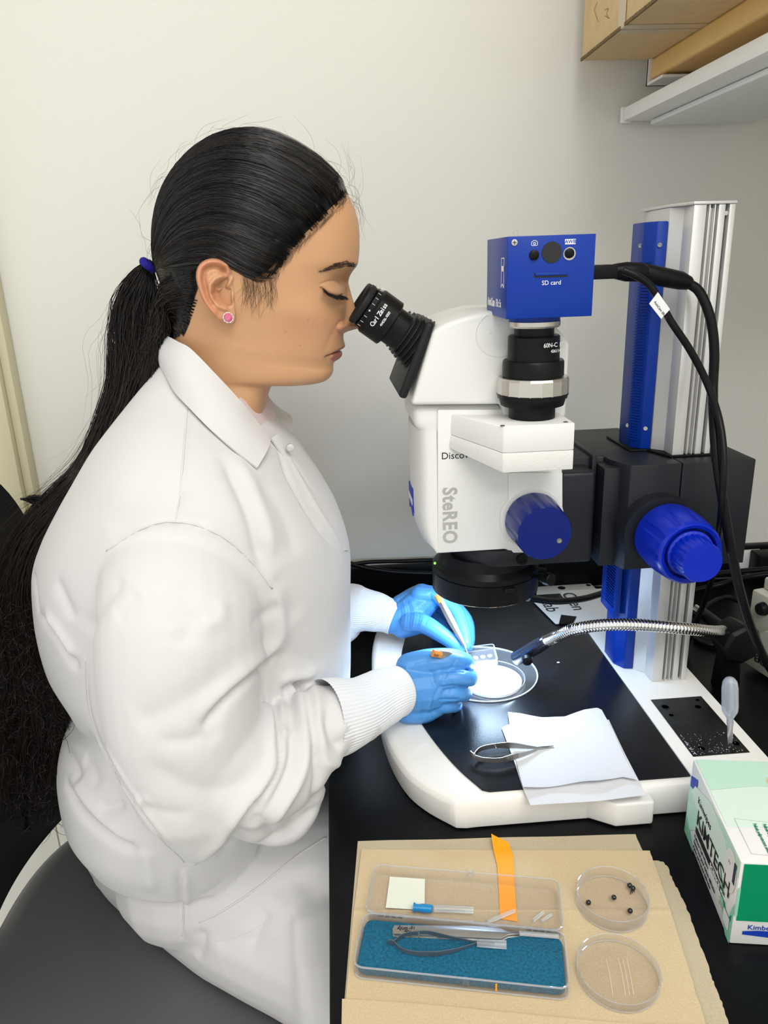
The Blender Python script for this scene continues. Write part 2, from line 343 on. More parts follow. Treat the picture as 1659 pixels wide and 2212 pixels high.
# bottom outline splayed a little
low = [(x+(x-.22)*(-.012), y+(SM-y)*(-.004)) for x, y in outer]
lo3 = np.array([(x, y, TABLE+.0012) for x, y in low]); up3 = np.array([(x, y, ST-.008) for x, y in outer])
def inset(poly, k):
    c = np.array((.22, SM)); P = np.array(poly); o = []
    for i in range(len(P)):
        a, b_, c_ = P[i-1], P[i], P[(i+1) % len(P)]; t = _n(c_-a); nrm = np.array((-t[1], t[0]))
        if np.dot(nrm, c-b_) < 0: nrm = -nrm
        o.append(b_+nrm*k)
    return o
i1 = np.array([(p[0], p[1], ST-.0025) for p in inset(outer, .0022)]); i2 = np.array([(p[0], p[1], ST) for p in inset(outer, .0065)])
rings = [lo3, up3, i1, i2]; V = np.concatenate(rings); F = [tuple(range(n_o-1, -1, -1))]
for k in range(3): F += [(k*n_o+i, k*n_o+(i+1) % n_o, (k+1)*n_o+(i+1) % n_o, (k+1)*n_o+i) for i in range(n_o)]
F.append(tuple(3*n_o+i for i in range(n_o)))
bf = make('stand_base', (V, F), 'rim', ms, bev=.0012, smooth=50)
make('stage_plate', prism(inner, 'z', ST+.0002, ST+.0016), mat('black_stage_plate', (.006, .0075, .011), .3, spec=.5, bump=.35, bscale=900, bdist=.0003, var=.3, vscale=30), ms, bev=.0006)
fx0, fx1 = gz(1330, 1790, TABLE)[0], gz(1411, 1784, TABLE)[0]
yf = gz(1330, 1790, TABLE)[1]
for sgn in (1, -1):
    ff = lambda y: y if sgn > 0 else 2*SM-y
    foot = [(fx0-.03, .566), (fx0-.0, yf), (fx1, yf), (fx1, .566)]
    f_ = [(x, ff(y)) for x, y in foot]
    make('stand_foot', prism(f_, 'z', TABLE+.0012, ST-.006), 'rim', bf, bev=.0025, seg=3)
# rear rail, column socket, black insert
make('column_rail', box(.3165, .401, .562, 2*SM-.562, ST+.0002, ST+.0024), 'rim', ms, bev=.001)
q = [gz(*p, ST+.0026) for p in ((1405, 1512), (1510, 1505), (1625, 1625), (1498, 1635))]
ix0 = (q[0][0]+q[3][0])/2; ix1 = (q[1][0]+q[2][0])/2; iy0 = (q[2][1]+q[3][1])/2; iy1 = (q[0][1]+q[1][1])/2
ins = make('insert_plate', box(ix0, ix1, iy0, iy1, ST+.0025, ST+.0032), mat('scratched_black_plate', (.008, .009, .01), .4, var=.5, vscale=80, bump=.4, bscale=200), ms, bev=.0003)
for px, py, r in ((1437, 1527, .0046), (1508, 1527, .0042), (1450, 1545, .003), (1515, 1617, .0042), (1507, 1512, .0025), (1590, 1606, .0042)):
    c = gz(px, py, ST+.0033); make('plate_hole', lathe([(0, r), (.0002, r), (.0002, r*.8), (-.0, r*.8)], c, Zd, 20), 'print_k', ins)
cr = []
for i in range(150):
    a = rng.random()**.6; u = ix0+(ix1-ix0)*(rng.random() if i % 3 else (.03+.05*rng.random())); v = iy0+(iy1-iy0)*(.02+.35*(1-a))
    cr.append(ellip((u, v, ST+.0033), (.0002+.0004*rng.random()**2, .0002+.0006*rng.random()**2, .0001), 6, 4))
tag(make('dried_salt', J(*cr), 'paper', ins), kind='stuff')
# column
cz0, cz1 = ST+.0026, gy(1480, 443, .73)[2]
cxl, cxr = gy(1408, 1478, .73)[0], gy(1481, 1475, .73)[0]
cyf, cyb = .731, 2*SM-.731+.01
W = cxr-cxl
def colpoly():
    P = [(cxl, cyf)]
    for a, b_, d_ in ((.30, .37, .008), (.40, .50, .011), (.53, .60, .008), (.76, .86, .010)):
        x0, x1 = cxl+W*a, cxl+W*b_; P += [(x0, cyf), (x0+.0005, cyf+d_), (x1-.0005, cyf+d_), (x1, cyf)]
    P += [(cxr, cyf), (cxr, cyb), (cxl-.006, cyb), (cxl-.010, cyf+.075), (cxl-.010, cyf+.03), (cxl, cyf+.02)]
    return P
col = make('column', prism(colpoly(), 'z', cz0, cz1), 'alu', ms, bev=.0004, smooth=30)
for a, b_ in ((.30, .37), (.53, .60), (.76, .86)): make('groove', box(cxl+W*a+.0006, cxl+W*b_-.0006, cyf+.0055, cyf+.0078, cz0+.001, cz1-.002), 'alud', col)
make('groove_rail', lathe([(0, .0028), (cz1-cz0-.004, .0028)], (cxl+W*.45, cyf+.006, cz0+.001), Zd, 16), 'steel', col)
make('column_cap', prism([(x+(-.001 if x < cxl+.02 else .001), y+(-.001 if y < SM else .001)) for x, y in ((cxl, cyf), (cxr, cyf), (cxr, cyb), (cxl-.010, cyb), (cxl-.010, cyf+.03))], 'z', cz1+.0002, cz1+.003), 'alu', col, bev=.0006)
make('cap_screw', lathe([(0, .002), (.0022, .002)], (cxl+W*.81, cyf+.004, cz1-.008), -Yd, 12), 'steel', col)
# blue rack cover on the left of the column
def cover(z0, z1, name, wide=True):
    x1 = cxl-.0005; P = [(x1-.0098, cyf+.0305), (x1-.0098, cyf+.075), (x1-.028, cyf+.075), (x1-.028, cyf+.045), (x1-.020, cyf+.032)]
    c = make(name, prism(P, 'z', z0, z1), 'blue', ms, bev=.0012)
    return c, x1-.028
c1, xf_ = cover(1.062, cz1-.012, 'rack_cover')
zt_, zb_ = cz1-.05, 1.072; N = 62; sl = []
xa = cxl-.0005
for i in range(N):
    z = zb_+(zt_-zb_)*i/(N-1)
    a = np.array((xa-.0285, cyf+.047, z)); b2 = np.array((xa-.0225, cyf+.0352, z))
    sl.append(i); P = [a, b2]
    d_ = _n(b2-a); nn = np.array((d_[1], -d_[0], 0)); 
    vv = np.array([a+nn*s_+Zd*t_ for s_ in (-.0005, .0013) for t_ in (-.0006, .0006)]+[b2+nn*s_+Zd*t_ for s_ in (-.0005, .0013) for t_ in (-.0006, .0006)])
    make('vent_rib', (vv, [(0, 1, 3, 2), (4, 6, 7, 5), (0, 4, 5, 1), (2, 3, 7, 6), (0, 2, 6, 4), (1, 5, 7, 3)]), 'blue', c1, smooth=0)
for z in (cz1-.034, 1.085):
    for (x, y) in ((xa-.0282, cyf+.05), (xa-.0165, cyf+.0305)): make('screw', lathe([(0, .0022), (.0012, .0022), (.0012, .0012), (.0006, .001)], (x, y, z), (-.6, -.8, 0), 12), 'steel', c1)
c2, _ = cover(cz0, .955, 'rack_cover')
c3 = make('vented_guard', box(xa-.036, xa-.0285, cyf+.034, cyf+.078, .862, .955), 'blue', ms, bev=.0015)
for i in range(22):
    z = .874+.075*i/21; make('vent_rib', box(xa-.0375, xa-.0355, cyf+.036, cyf+.06, z-.0008, z+.0008), 'blue', c3, smooth=0)
# carriage
zc1 = 1.06; yn = gz(1475, 1000, zc1)[1]; X0 = gz(1363, 1005, zc1)[0]; X1 = gz(1475, 1000, zc1)[0]; X2 = gz(1630, 990, zc1)[0]
zcb = gy(1607, 1216, yn)[2]
X3 = gz(1297, 985, zc1)[0]; yn2 = gz(1297, 985, zc1)[1]
P = [(X0, yn), (X1-.0004, yn), (X1-.0004, cyb+.05), (X3-.045, cyb+.05), (X3-.045, yn2+.002), (X3-.012, yn2), (X3+.004, yn2), (X3+.004, yn2-.012)]
ca = make('focus_carriage', prism(P, 'z', zcb, zc1), 'carr', ms, bev=.0015)
make('rear_block', prism([(X1+.0004, yn), (X2, yn), (X2, cyb+.05), (X1+.0004, cyb+.05)], 'z', zcb, zc1), 'carr', ms, bev=.0012)
make('column_gasket', prism([(cxl-.003, cyf-.003), (cxr+.002, cyf-.003), (cxr+.002, cyb), (cxl-.033, cyb), (cxl-.033, cyf+.03), (cxl-.015, cyf+.028)], 'z', zc1+.0002, zc1+.0025), 'plastic', ca, bev=.0006)
# dovetail bracket between carriage and body
ynb = .722
XA = gy(1237, 1015, ynb)[0]; XB = gy(1289, 1015, ynb)[0]; XC = gy(1308, 1015, ynb)[0]; zA = gy(1262, 1020, ynb)[2]; zB = gy(1282, 1214, ynb)[2]
make('dovetail_block', J(box(XB+.002, XC-.002, ynb+.02, SM+.05, zB-.0, zA+.012), box(XC-.001, X3+.012, ynb+.0, SM+.06, zcb+.0, zc1-.006)), 'carr', ca, bev=.001)
ab = make('arm_bracket', box(XA-.012, XB, ynb, SM+.06, zB-.0, zA), 'carr', ms, bev=.004, seg=3)
# mount ring under the body: rounded black ring joined to the bracket
rc = gy(1047, 1270, SM); rcx = rc[0]
R0 = .054
ring_z1 = gy(1000, 1196, .73)[2]; 
pl = [(XB-.0005, ynb+.001)]+[(rcx+.012+.052*math.cos(a), SM-.004+.052*math.sin(a)) for a in np.linspace(-math.pi/2-.15, -3*math.pi/2+.15, 28)]+[(XB-.0005, SM+.05)]
bmr = make('body_mount', prism(pl, 'z', zB+.0005, ring_z1+.004), 'carr', ms, bev=.002)
c = gy(1128, 1208, SM-.056); make('set_screw_hole', lathe([(0, .0062), (.0015, .0058), (.0015, .0032), (.0002, .003)], (c[0], SM-.0565, c[2]), -Yd, 24), 'black', bmr)
# ring light
rr = .0595; zb0 = gy(1047, 1311, SM-.055)[2]; zh = .036
rl = make('ring_light', lathe([(0, .040), (0, rr-.002), (.001, rr), (.023, rr), (.0235, rr-.001), (.0245, rr), (zh-.006, rr-.0005), (zh, rr-.006), (zh+.012, .052), (zh+.012, .036)], (rcx, SM, zb0), Zd, 72), 'black', ms, smooth=35)
make('light_lens', lathe([(-.0012, .038), (-.0012, .056), (-.0002, .056)], (rcx, SM, zb0), Zd, 64), 'chrome', rl)
cg = gy(938.5, 1233, SM); make('indicator', ellip((rcx-.0585, SM-.012, zb0+.036), (.0014, .0014, .0014), 12, 8), 'led', rl)
make('latch', box(rcx+.008, rcx+.02, SM-rr-.0012, SM-rr+.004, zb0+.017, zb0+.022), 'black', rl, bev=.0008)
s0 = gy(1150, 1243, .74); s1 = gy(1192, 1253, .715)
dd = _n(s1-s0); L = np.linalg.norm(s1-s0)
make('clamp_screw', lathe([(0, .0022), (L*.42, .0022), (L*.42, .0048), (L*.6, .005), (L*.62, .004), (L*.7, .004), (L*.7, .0068), (L*.97, .0068), (L, .006)], s0, dd, 24), 'black', rl)
# zoom body
Yn = .722; Yb = 2*SM-Yn
def pz(px, py, y=Yn): g = gy(px, py, y); return (g[0], g[2])
bl = pz(945, 1196); zt2 = pz(945, 940)[1]
xr = pz(1216, 1100)[0]
# side outline of the wide body
prof = [pz(945, 885), pz(945, 1196), pz(1093, 1187), pz(1107, 1197), pz(1160, 1195), pz(1215, 1180), pz(1215, 1010), pz(1215, 885)]
bd = make('zoom_body', prism([(max(a, bl[0]), b_) for a, b_ in prof], 'y', Yn, Yb), 'white', ms, bev=.002)
# curved nose in front (towards the user)
nz = []
xn = bl[0]
zlo, zhi = bl[1], zt2+.004
for k in range(15):
    t = k/14; z = zlo+(zhi-zlo)*t; dz = min(1, t/.34); dep = .0195*math.sqrt(max(0, 1-(1-dz)**2))*1.0+.0015
    ring_ = []
    for i in range(21):
        a = -math.pi/2+math.pi*i/20; ring_.append((xn-dep*abs(math.cos(a))**.55+.0005, SM+(Yb-SM)*.985*math.sin(a), z))
    nz.append(ring_+[(xn+.001, Yb-.002, z), (xn+.001, Yn+.002, z)])
nz = np.array(nz); n_ = nz.shape[1]
V = nz.reshape(-1, 3); F = [(k*n_+i, k*n_+(i+1) % n_, (k+1)*n_+(i+1) % n_, (k+1)*n_+i) for k in range(14) for i in range(n_)]+[tuple(range(n_-1, -1, -1)), tuple(14*n_+i for i in range(n_))]
nose = make('body_nose', (V, F), 'white', bd, smooth=50)
e0 = gy(900, 1090, SM)
nb = pz(901, 1112, .745); xb_ = xn-.0212
make('brand_badge', prism([(SM-.017, nb[1]+.024), (SM+.017, nb[1]+.024), (SM+.017, nb[1]-.006), (SM, nb[1]-.001), (SM-.017, nb[1]-.006)], 'x', xb_, xb_+.0012), 'print_b', bd)
make('badge_stripe', prism([(SM-.0172, nb[1]+.013), (SM+.0172, nb[1]+.013), (SM+.0172, nb[1]+.006), (SM-.0172, nb[1]+.006)], 'x', xb_-.0003, xb_), 'print_w', bd)
t0 = gy(970, 1053, Yn-.0002); t1 = gy(970, 1186, Yn-.0002)
text('SteREO', .0205, t0+Xd*.0, -Zd, Xd, 'print_g', bd, bold=.0006, sx=.86, sp=1.1)
g = gy(953, 986, Yn-.0002); text('Discovery.V8', .0100, g, Xd, Zd, 'print_k', bd)
# raised panel with the zoom knob
pa = pz(1096, 1192); make('knob_panel', prism([pz(1098, 1020), pz(1098, 1180), pz(1108, 1193), pz(1160, 1192), pz(1214, 1178), pz(1214, 1020)], 'y', Yn-.0022, Yn-.0002), 'white', bd, bev=.0009)
def knob(c, R, L, n, m, parent, name, taper=.93, grip=.035, ng=12):
    def mod(a, k):
        if k in (2, 3, 4): return 1-grip*(1 if (a*ng/(2*math.pi)) % 1 < .26 else 0)
        return 1
    return make(name, lathe([(0, R*.96), (L*.08, R), (L*.16, R), (L*.5, R*(1+taper)/2), (L*.96, R*taper), (L, R*(taper-.03)), (L, .00001)], c, -Yd, n, True, False, mod), m, parent, smooth=28)
kc = gy(1150, 1121, Yn-.003); zk = knob(kc, .0293, .046, 144, 'dknob', ms, 'zoom_knob')
make('index_collar', lathe([(0, .0335), (.0022, .0325)], kc+Yd*.002, -Yd, 60), 'white', bd, smooth=40)
kf = gy(1208, 1168, Yn-.0492); make('set_screw', lathe([(0, .0026), (.0006, .0026), (.0006, .0014), (.0001, .001)], kf, -Yd, 16), 'steel', zk)
for tt, px, py in (('15', 1117, 1073), ('12', 1093, 1106)):
    text(tt, .0042, gy(px, py, Yn-.008)+np.array((0, -.0, .0)), _n((.5, 0, .8)), _n((-.6, -.3, .4)), 'print_w', zk)
# focus knobs
fc0 = gy(1428, 1146, yn-.004); 
make('focus_hub', lathe([(-.0, .040), (.012, .038), (.012, .02)], (fc0[0]-.004, yn-.0003, fc0[2]), -Yd, 60), 'carr', ca, smooth=35)
Rk = .0345; Lk = .058
def mod2(a, k): return 1-(.03 if (k in (2, 3, 4) and (a*10/(2*math.pi)) % 1 < .3) else 0)
yk = yn-.014
fk = make('coarse_knob', lathe([(0, Rk*.86), (.004, Rk*.97), (.012, Rk), (.03, Rk*.99), (Lk-.008, Rk*.93), (Lk-.003, Rk*.90), (Lk, Rk*.84), (Lk-.002, Rk*.74), (Lk-.012, Rk*.72), (Lk-.012, .0001)], (fc0[0], yk, fc0[2]), -Yd, 150, True, False, mod2), 'knob', ms, smooth=30)
Rs = .0205
def mod3(a, k): return 1-(.03 if (k in (2, 3) and (a*22/(2*math.pi)) % 1 < .4) else 0)
make('fine_knob', lathe([(0, Rs*1.1), (.008, Rs*1.1), (.009, Rs), (.03, Rs*.95), (.032, Rs*.9), (.0322, .0001)], (fc0[0], yk-Lk+.010, fc0[2]), -Yd, 132, True, False, mod3), 'knob', fk, smooth=30)
# ---- camera adapter block (trinocular output)
zt3 = gy(1088, 921, .664)[2]; zb3 = gy(1088, 1022, .664)[2]; ya = .664
a1 = gz(1088, 921, zt3)[:2]; a2 = gz(1240, 912, zt3)[:2]; a0 = gz(949, 893, zt3)[:2]; 
a0 = np.array((a0[0], min(a0[1], Yn+.012)))
pp = [(a1[0], ya), (a2[0], ya), (a2[0]+.0, Yn+.012), (a2[0], SM), (a0[0]+.03, SM), (a0[0], a0[1]+.02), tuple(a0)]
zm = zb3+(zt3-zb3)*.42; ylf = .736
tl, ml_, bl_ = gy(951, 889, ylf), gy(948, 930, ylf), gy(944, 956, ylf)
def lay3(z, q): return np.array([(a1[0], ya, z), (a2[0], ya, z), (a2[0], Yn+.012, z), (a2[0], SM, z), (q[0]+.03, SM, z), (q[0], ylf+.02, q[2]), tuple(q)])
adp = make('camera_port', prism2(lay3(zm+.0002, ml_), lay3(zt3, tl)), 'white', ms, bev=.0012)
make('port_skirt', prism2(lay3(zb3, bl_), lay3(zm, ml_-Zd*.0002)), 'whitet', adp, bev=.001)
for p in ((1087, 921), (1224, 913)): make('screw', lathe([(0, .0022), (.0004, .002)], gz(*p, zt3+.0002)+np.array((0, .003, 0)), Zd, 14), 'alud', adp)
# C-mount stack
cc = gz(1149, 900, zt3); kx = cc[0]; 
yc = .700; kx = gy(1149, 880, yc)[0]
def zp(py): return gy(1155, py, yc)[2]
k = lambda wpx, py: wpx/2*np.linalg.norm(gy(1156, py, yc)-gy(1155, py, yc))
ad = make('camera_adapter', lathe([(0, k(97, 900)), (zp(873)-zt3, k(97, 890)), (zp(873)-zt3, k(132, 870)), (zp(862)-zt3, k(138, 865)), (zp(858)-zt3, k(138, 860)), (zp(857)-zt3, k(146, 860)), (zp(851)-zt3, k(146, 850)), (zp(851)-zt3, k(150, 848)), (zp(847)-zt3, k(150, 848)), (zp(847)-zt3, k(120, 848)),
    (zp(810)-zt3, k(120, 815)), (zp(810)-zt3, k(129, 815)), (zp(781)-zt3, k(129, 780)), (zp(777)-zt3, k(125, 780)), (zp(777)-zt3, k(109, 780)), (zp(727)-zt3, k(109, 730)), (zp(724)-zt3, k(104, 730)), (zp(724)-zt3, k(84, 720)), (zp(706)-zt3, k(84, 708))], (kx, yc, zt3+.0003), Zd, 96), 'black', ms, smooth=30)
def poly20(a, kk): return 1/math.cos(((a*20/(2*math.pi)) % 1-.5)*2*math.pi/20)*.985
make('knurled_ring', lathe([(zp(847)-zt3, k(120, 840)), (zp(847)-zt3, k(151, 840)), (zp(817)-zt3, k(151, 825)), (zp(812)-zt3, k(146, 815)), (zp(812)-zt3, k(122, 815))], (kx, yc, zt3), Zd, 120, False, False, poly20), 'ring', ad, smooth=8)
make('mount_ring', lathe([(zp(706)-zt3, k(80, 705)), (zp(706)-zt3, k(104, 700)), (zp(702)-zt3, k(109, 700)), (zp(693)-zt3, k(109, 695)), (zp(692)-zt3, k(100, 690))], (kx, yc, zt3), Zd, 72), 'ring', ad, smooth=30)
zc0 = gy(1155, 683, yc)[2]
make('mount_collar', lathe([(zp(692)-zt3, k(107, 690)), (zc0+.004-zt3, k(107, 690))], (kx, yc, zt3), Zd, 72), 'blue', ad, smooth=30)
text('60N-C 1"', .0056, (kx+.0116, yc-k(109, 740)*1.0, zp(741)), _n((1, .42, 0)), Zd, 'print_w', ad, align='CENTER')
text('426114', .004, (kx+.0145, yc-k(109, 740)*.93, zp(754)), _n((1, .52, 0)), Zd, 'print_w', ad, align='CENTER')
# camera head
yf3 = yc-.040; xA, xB = gy(1095, 600, yf3)[0], gy(1283, 600, yf3)[0]; zA3, zB3 = gy(1093, 690, yf3)[2], gy(1095, 511, yf3)[2]
ch = make('microscope_camera', box(xA, xB, yf3, yf3+.083, zA3, zB3), 'blue', ms, bev=.0007)
def fp(px, py): return gy(px, py, yf3-.0001)
for px in (1153, 1229): make('button', lathe([(-.0, .0042), (.0, .0042), (.0018, .0040), (.0024, .003), (.0026, .0005)], gy(px+.5, 551 if px < 1200 else 547, yf3-.0001), -Yd, 28), 'plastic', ch)
make('button_recess', lathe([(0, .0055), (.0004, .0053), (.0004, .0043)], fp(1230, 548)+Yd*.0, -Yd, 28, True, False), 'steel', ch)
make('sensor_window', lathe([(0, .0086), (.0005, .0086)], fp(1192, 545), -Yd, 48), 'print_k', ch)
make('corner_screw', lathe([(0, .0028), (.0008, .0026), (.001, .0014)], fp(1111, 524), -Yd, 20), 'steel', ch)
sp = fp(1111, 524)-Yd*.0011; make('screw_cross', J(box(sp[0]-.0016, sp[0]+.0016, sp[1]-.0001, sp[1]+.0001, sp[2]-.0003, sp[2]+.0003), box(sp[0]-.0003, sp[0]+.0003, sp[1]-.0001, sp[1]+.0001, sp[2]-.0016, sp[2]+.0016)), 'print_k', ch)
s_ = fp(1190, 594); make('card_slot', box(s_[0]-.0146, s_[0]+.0146, s_[1]-.0003, s_[1]+.0002, s_[2]-.0018, s_[2]+.0020), 'print_k', ch)
make('card_slot_lip', box(s_[0]-.0138, s_[0]+.0142, s_[1]-.0014, s_[1]-.0002, s_[2]-.0004, s_[2]+.0020), 'blue', ch, bev=.0005)
text('SD card', .0052, fp(1191, 611)-Yd*.0002, Xd, Zd, 'print_w', ch, align='CENTER')
g = fp(1232, 522); make('white_tag', box(g[0]-.0046, g[0]+.0046, g[1]-.0002, g[1]+.0001, g[2]-.0021, g[2]+.0021), 'print_w', ch, bev=.0)
text('AWB', .0042, g-Yd*.0004, Xd, Zd, 'blue', ch, align='CENTER')
g = fp(1154.5, 526); w_, h_ = .0027, .0018; th = .0004; y0, y1 = g[1]-.0002, g[1]
make('camera_icon', J(box(g[0]-w_, g[0]+w_, y0, y1, g[2]-h_, g[2]-h_+th), box(g[0]-w_, g[0]-.0012, y0, y1, g[2]+h_-th, g[2]+h_), box(g[0]+.0012, g[0]+w_, y0, y1, g[2]+h_-th, g[2]+h_), box(g[0]-.0014, g[0]+.0014, y0, y1, g[2]+h_+.0004, g[2]+h_+.0008),
    box(g[0]-w_, g[0]-w_+th, y0, y1, g[2]-h_, g[2]+h_), box(g[0]+w_-th, g[0]+w_, y0, y1, g[2]-h_, g[2]+h_), lathe([(0, .0011), (.0002, .0011), (.0002, .0007), (0, .0007)], (g[0], y1, g[2]), -Yd, 20, False, False)), 'print_w', ch)
xs = xA-.0002
text('AxioCam', .0098, (xs, yf3+.0770, zA3+.0118), -Yd, Zd, 'print_w', ch, bold=.00045, sx=.80)
text('ERc 5s', .0098, (xs, yf3+.0415, zA3+.0118), -Yd, Zd, 'print_w', ch, sx=.80)
ey, ez = yf3+.0105, zB3-.0175
def bar(y0, y1, z0, z1): return box(xs-.0001, xs+.0001, ey+y0, ey+y1, ez+z0, ez+z1)
def slant(y0, z0, y1, z1, t=.0006): return tube([(xs, ey+y0, ez+z0), (xs, ey+y1, ez+z1)], t/2*1.2, 4)
make('emblem', J(bar(0, .011, .0, .0008), bar(0, .0007, -.024, 0), bar(.0103, .011, -.024, 0), bar(0, .011, -.0105, -.006), slant(0, -.024, .0055, -.021), slant(.0055, -.021, .011, -.024)), 'print_w', ch)
lp = gy(1114, 512, yf3+.012); make('tether_loop', tube([(lp[0]-.0018, lp[1], zB3), (lp[0]-.0018, lp[1], zB3+.004), (lp[0], lp[1], zB3+.0056), (lp[0]+.0018, lp[1], zB3+.004), (lp[0]+.0018, lp[1], zB3)], .0005, 6), 'clear', ch)
# ---- binocular head
yn4 = .716; yb4 = 2*SM-yn4
def hz(px, py): g = gy(px, py, yn4); return (g[0], g[2])
hp = [hz(888, 876), hz(936, 714), hz(965, 698), hz(1005, 684), hz(1050, 673), hz(1110, 672), hz(1165, 682), hz(1200, 702), hz(1232, 741), hz(1223, 905), hz(1090, 905), hz(1085, 874)]
hd = make('binocular_head', prism(hp, 'y', yn4, yb4), 'white', ms, bev=.0045, seg=4)
z0_ = pz(920, 880)[1]
make('head_neck', prism([pz(893, 880), pz(1090, 876), pz(1090, 920), pz(947, 948), pz(897, 932)], 'y', Yn+.004, Yb-.004), 'white', hd, bev=.009, seg=4)
gc = gy(1078, 722, yn4-.0001); make('round_cover_plate', tube([gc+np.array((math.cos(a)*.0225, 0, math.sin(a)*.021)) for a in np.linspace(math.radians(120), math.radians(330), 40)], .0005, 6), 'white', hd)
make('emboss', lathe([(0, .0016), (.0004, .0013)], gy(1058, 718, yn4), -Yd, 14), 'white', hd)
# sloping black face plate and eyepieces
e1 = gy(874, 862, yn4+.004); e2 = gy(938, 694, yn4+.004); up_ = _n(e2-e1); nrm = np.array((-up_[2], 0, up_[0])); nrm = nrm if nrm[0] < 0 else -nrm
Lp = np.linalg.norm(e2-e1)
def plate(off, th, ins_, y0, y1):
    P = []
    for (s, yy) in ((ins_, y0+ins_), (Lp*.97-ins_, y0+ins_), (Lp-ins_, y0+.018), (Lp-ins_, y1-.018), (Lp*.97-ins_, y1-ins_), (ins_, y1-ins_)):
        P.append(e1+up_*s+Yd*(yy-e1[1])+nrm*off)
    P = np.array(P); return prism2(P, P+nrm*th)
ep = make('face_plate', plate(-.0015, .0085, 0, yn4+.001, yb4+.0), 'rubber', ms, bev=.0035, seg=4)
ad_ = _n(gy(840.7, 698, SM-.031)-gy(804.6, 672, SM-.031)); ad_ = _n(np.array((ad_[0], 0, ad_[2])))
for sg, lab in ((-1, 'near'), (1, 'far')):
    yy = SM+sg*.030; o_ = gy(804.6, 672, SM-.030); o_ = np.array((o_[0], yy, o_[2])); u_ = .000465
    epc = make('eyepiece', lathe([(-16*u_, 40*u_), (-14*u_, 45*u_), (-5*u_, 45*u_), (-5*u_, 47*u_), (0, 50*u_), (44*u_, 50*u_), (46*u_, 47*u_), (46*u_, 40*u_), (76*u_, 40*u_), (76*u_, 38*u_), (84*u_, 38*u_)], o_, ad_, 72), 'black', ms, smooth=30)
    make('eyecup', lathe([(-17*u_, 30*u_), (-27*u_, 34*u_), (-31*u_, 41*u_), (-29*u_, 44*u_), (-22*u_, 44.5*u_), (-17*u_, 42*u_), (-15*u_, 30*u_)], o_, ad_, 64), 'rubber', epc, smooth=40)
    make('eye_lens', lathe([(-19*u_, 30*u_), (-21*u_, 22*u_), (-21.5*u_, .0001)], o_, ad_, 40, True, False), mat('coated_lens', (.01, .012, .02), .03, spec=1), epc, smooth=60)
    pr = [(72*u_, 36*u_)]
    for j in range(4):
        s0_ = (78+j*10)*u_; rj = (47+j*3.2)*u_; pr += [(s0_, rj-5*u_), (s0_+1.5*u_, rj), (s0_+4*u_, rj), (s0_+5.5*u_, rj-6*u_)]
    pr += [(119*u_, 58*u_), (121*u_, 52*u_)]
    make('bellows', lathe(pr, o_, ad_, 64), 'rubber', epc, smooth=35)
    if sg < 0:
        side = _n(np.cross(ad_, Yd)); side = side if side[2] > 0 else -side
        def onb(s, phi, r=50.3): # phi measured from the side facing the room
            return o_+ad_*s*u_+(-Yd*math.cos(phi)+side*math.sin(phi))*r*u_
        def tx(body, s, phi, size, bold=0, sx=1):
            P_ = onb(s, phi); yd_ = -ad_; xd_ = _n(side*math.cos(phi)+Yd*math.sin(phi))
            text(body, size, P_-_n(onb(s, phi)-(o_+ad_*s*u_))*(-.0002), xd_, yd_, 'print_w', epc, align='CENTER', bold=bold, sx=sx)
        for i_, ch_ in enumerate('Carl Zeiss'): tx(ch_, 11, -.42+i_*.107+(.0 if i_ < 5 else -.02), .0062, .00008)
        for i_, ch_ in enumerate('444036-9000'): tx(ch_, 26, -.25+i_*.06, .0036)
        for i_ in range(9):
            phi = -1.0+i_*.32; P_ = onb(-9, phi, 45.4)
            if i_ == 3: tx('+', -9, phi, .005); continue
            make('scale_tick', tube([P_-ad_*.0016, P_+ad_*.0016], .00022, 4), 'print_w', epc)
        for i_, ch_ in enumerate('PL 10x/23'): tx(ch_, -8, 1.15+i_*.11, .0045)
# ================================================================== things on the bench
def solid_sheet(P, th):
    """P: grid of points (a,b,3) -> closed thin sheet"""
    a, b_ = P.shape[:2]; Q = P.copy(); Q[..., 2] += th; V = np.concatenate([P.reshape(-1, 3), Q.reshape(-1, 3)]); n = a*b_; F = []
    for i in range(a-1):
        for j in range(b_-1):
            F.append((i*b_+j, (i+1)*b_+j, (i+1)*b_+j+1, i*b_+j+1)); F.append((n+i*b_+j, n+i*b_+j+1, n+(i+1)*b_+j+1, n+(i+1)*b_+j))
    for i in range(a-1):
        for j in (0, b_-1): p, q = i*b_+j, (i+1)*b_+j; F.append((p, q, q+n, p+n))
    for j in range(b_-1):
        for i in (0, a-1): p, q = i*b_+j, i*b_+j+1; F.append((p, q, q+n, p+n))
    return V, F
def coons(T, B, L, R, n=40, m=40):
    """T,B left->right, L,R top->bottom polylines (pixels)"""
    def rs(P, k):
        P = np.array(P, float); d = np.r_[0, np.cumsum(np.linalg.norm(np.diff(P, axis=0), axis=1))]; t = np.linspace(0, d[-1], k)
        return np.stack([np.interp(t, d, P[:, 0]), np.interp(t, d, P[:, 1])], 1)
    T, B = rs(T, m), rs(B, m); L, R = rs(L, n), rs(R, n); v = np.linspace(0, 1, n)[:, None, None]; u = np.linspace(0, 1, m)[None, :, None]
    return (1-v)*T[None]+v*B[None]+(1-u)*L[:, None]+u*R[:, None]-((1-v)*(1-u)*T[0]+(1-v)*u*T[-1]+v*(1-u)*B[0]+v*u*B[-1])
def lay(G, z): return np.array([[gz(p[0], p[1], z) for p in row] for row in G])
def jag(P, n, amp):
    P = smooth_path([(x, y, 0) for x, y in P], n)[:, :2]; return P+rng.normal(0, amp, P.shape)
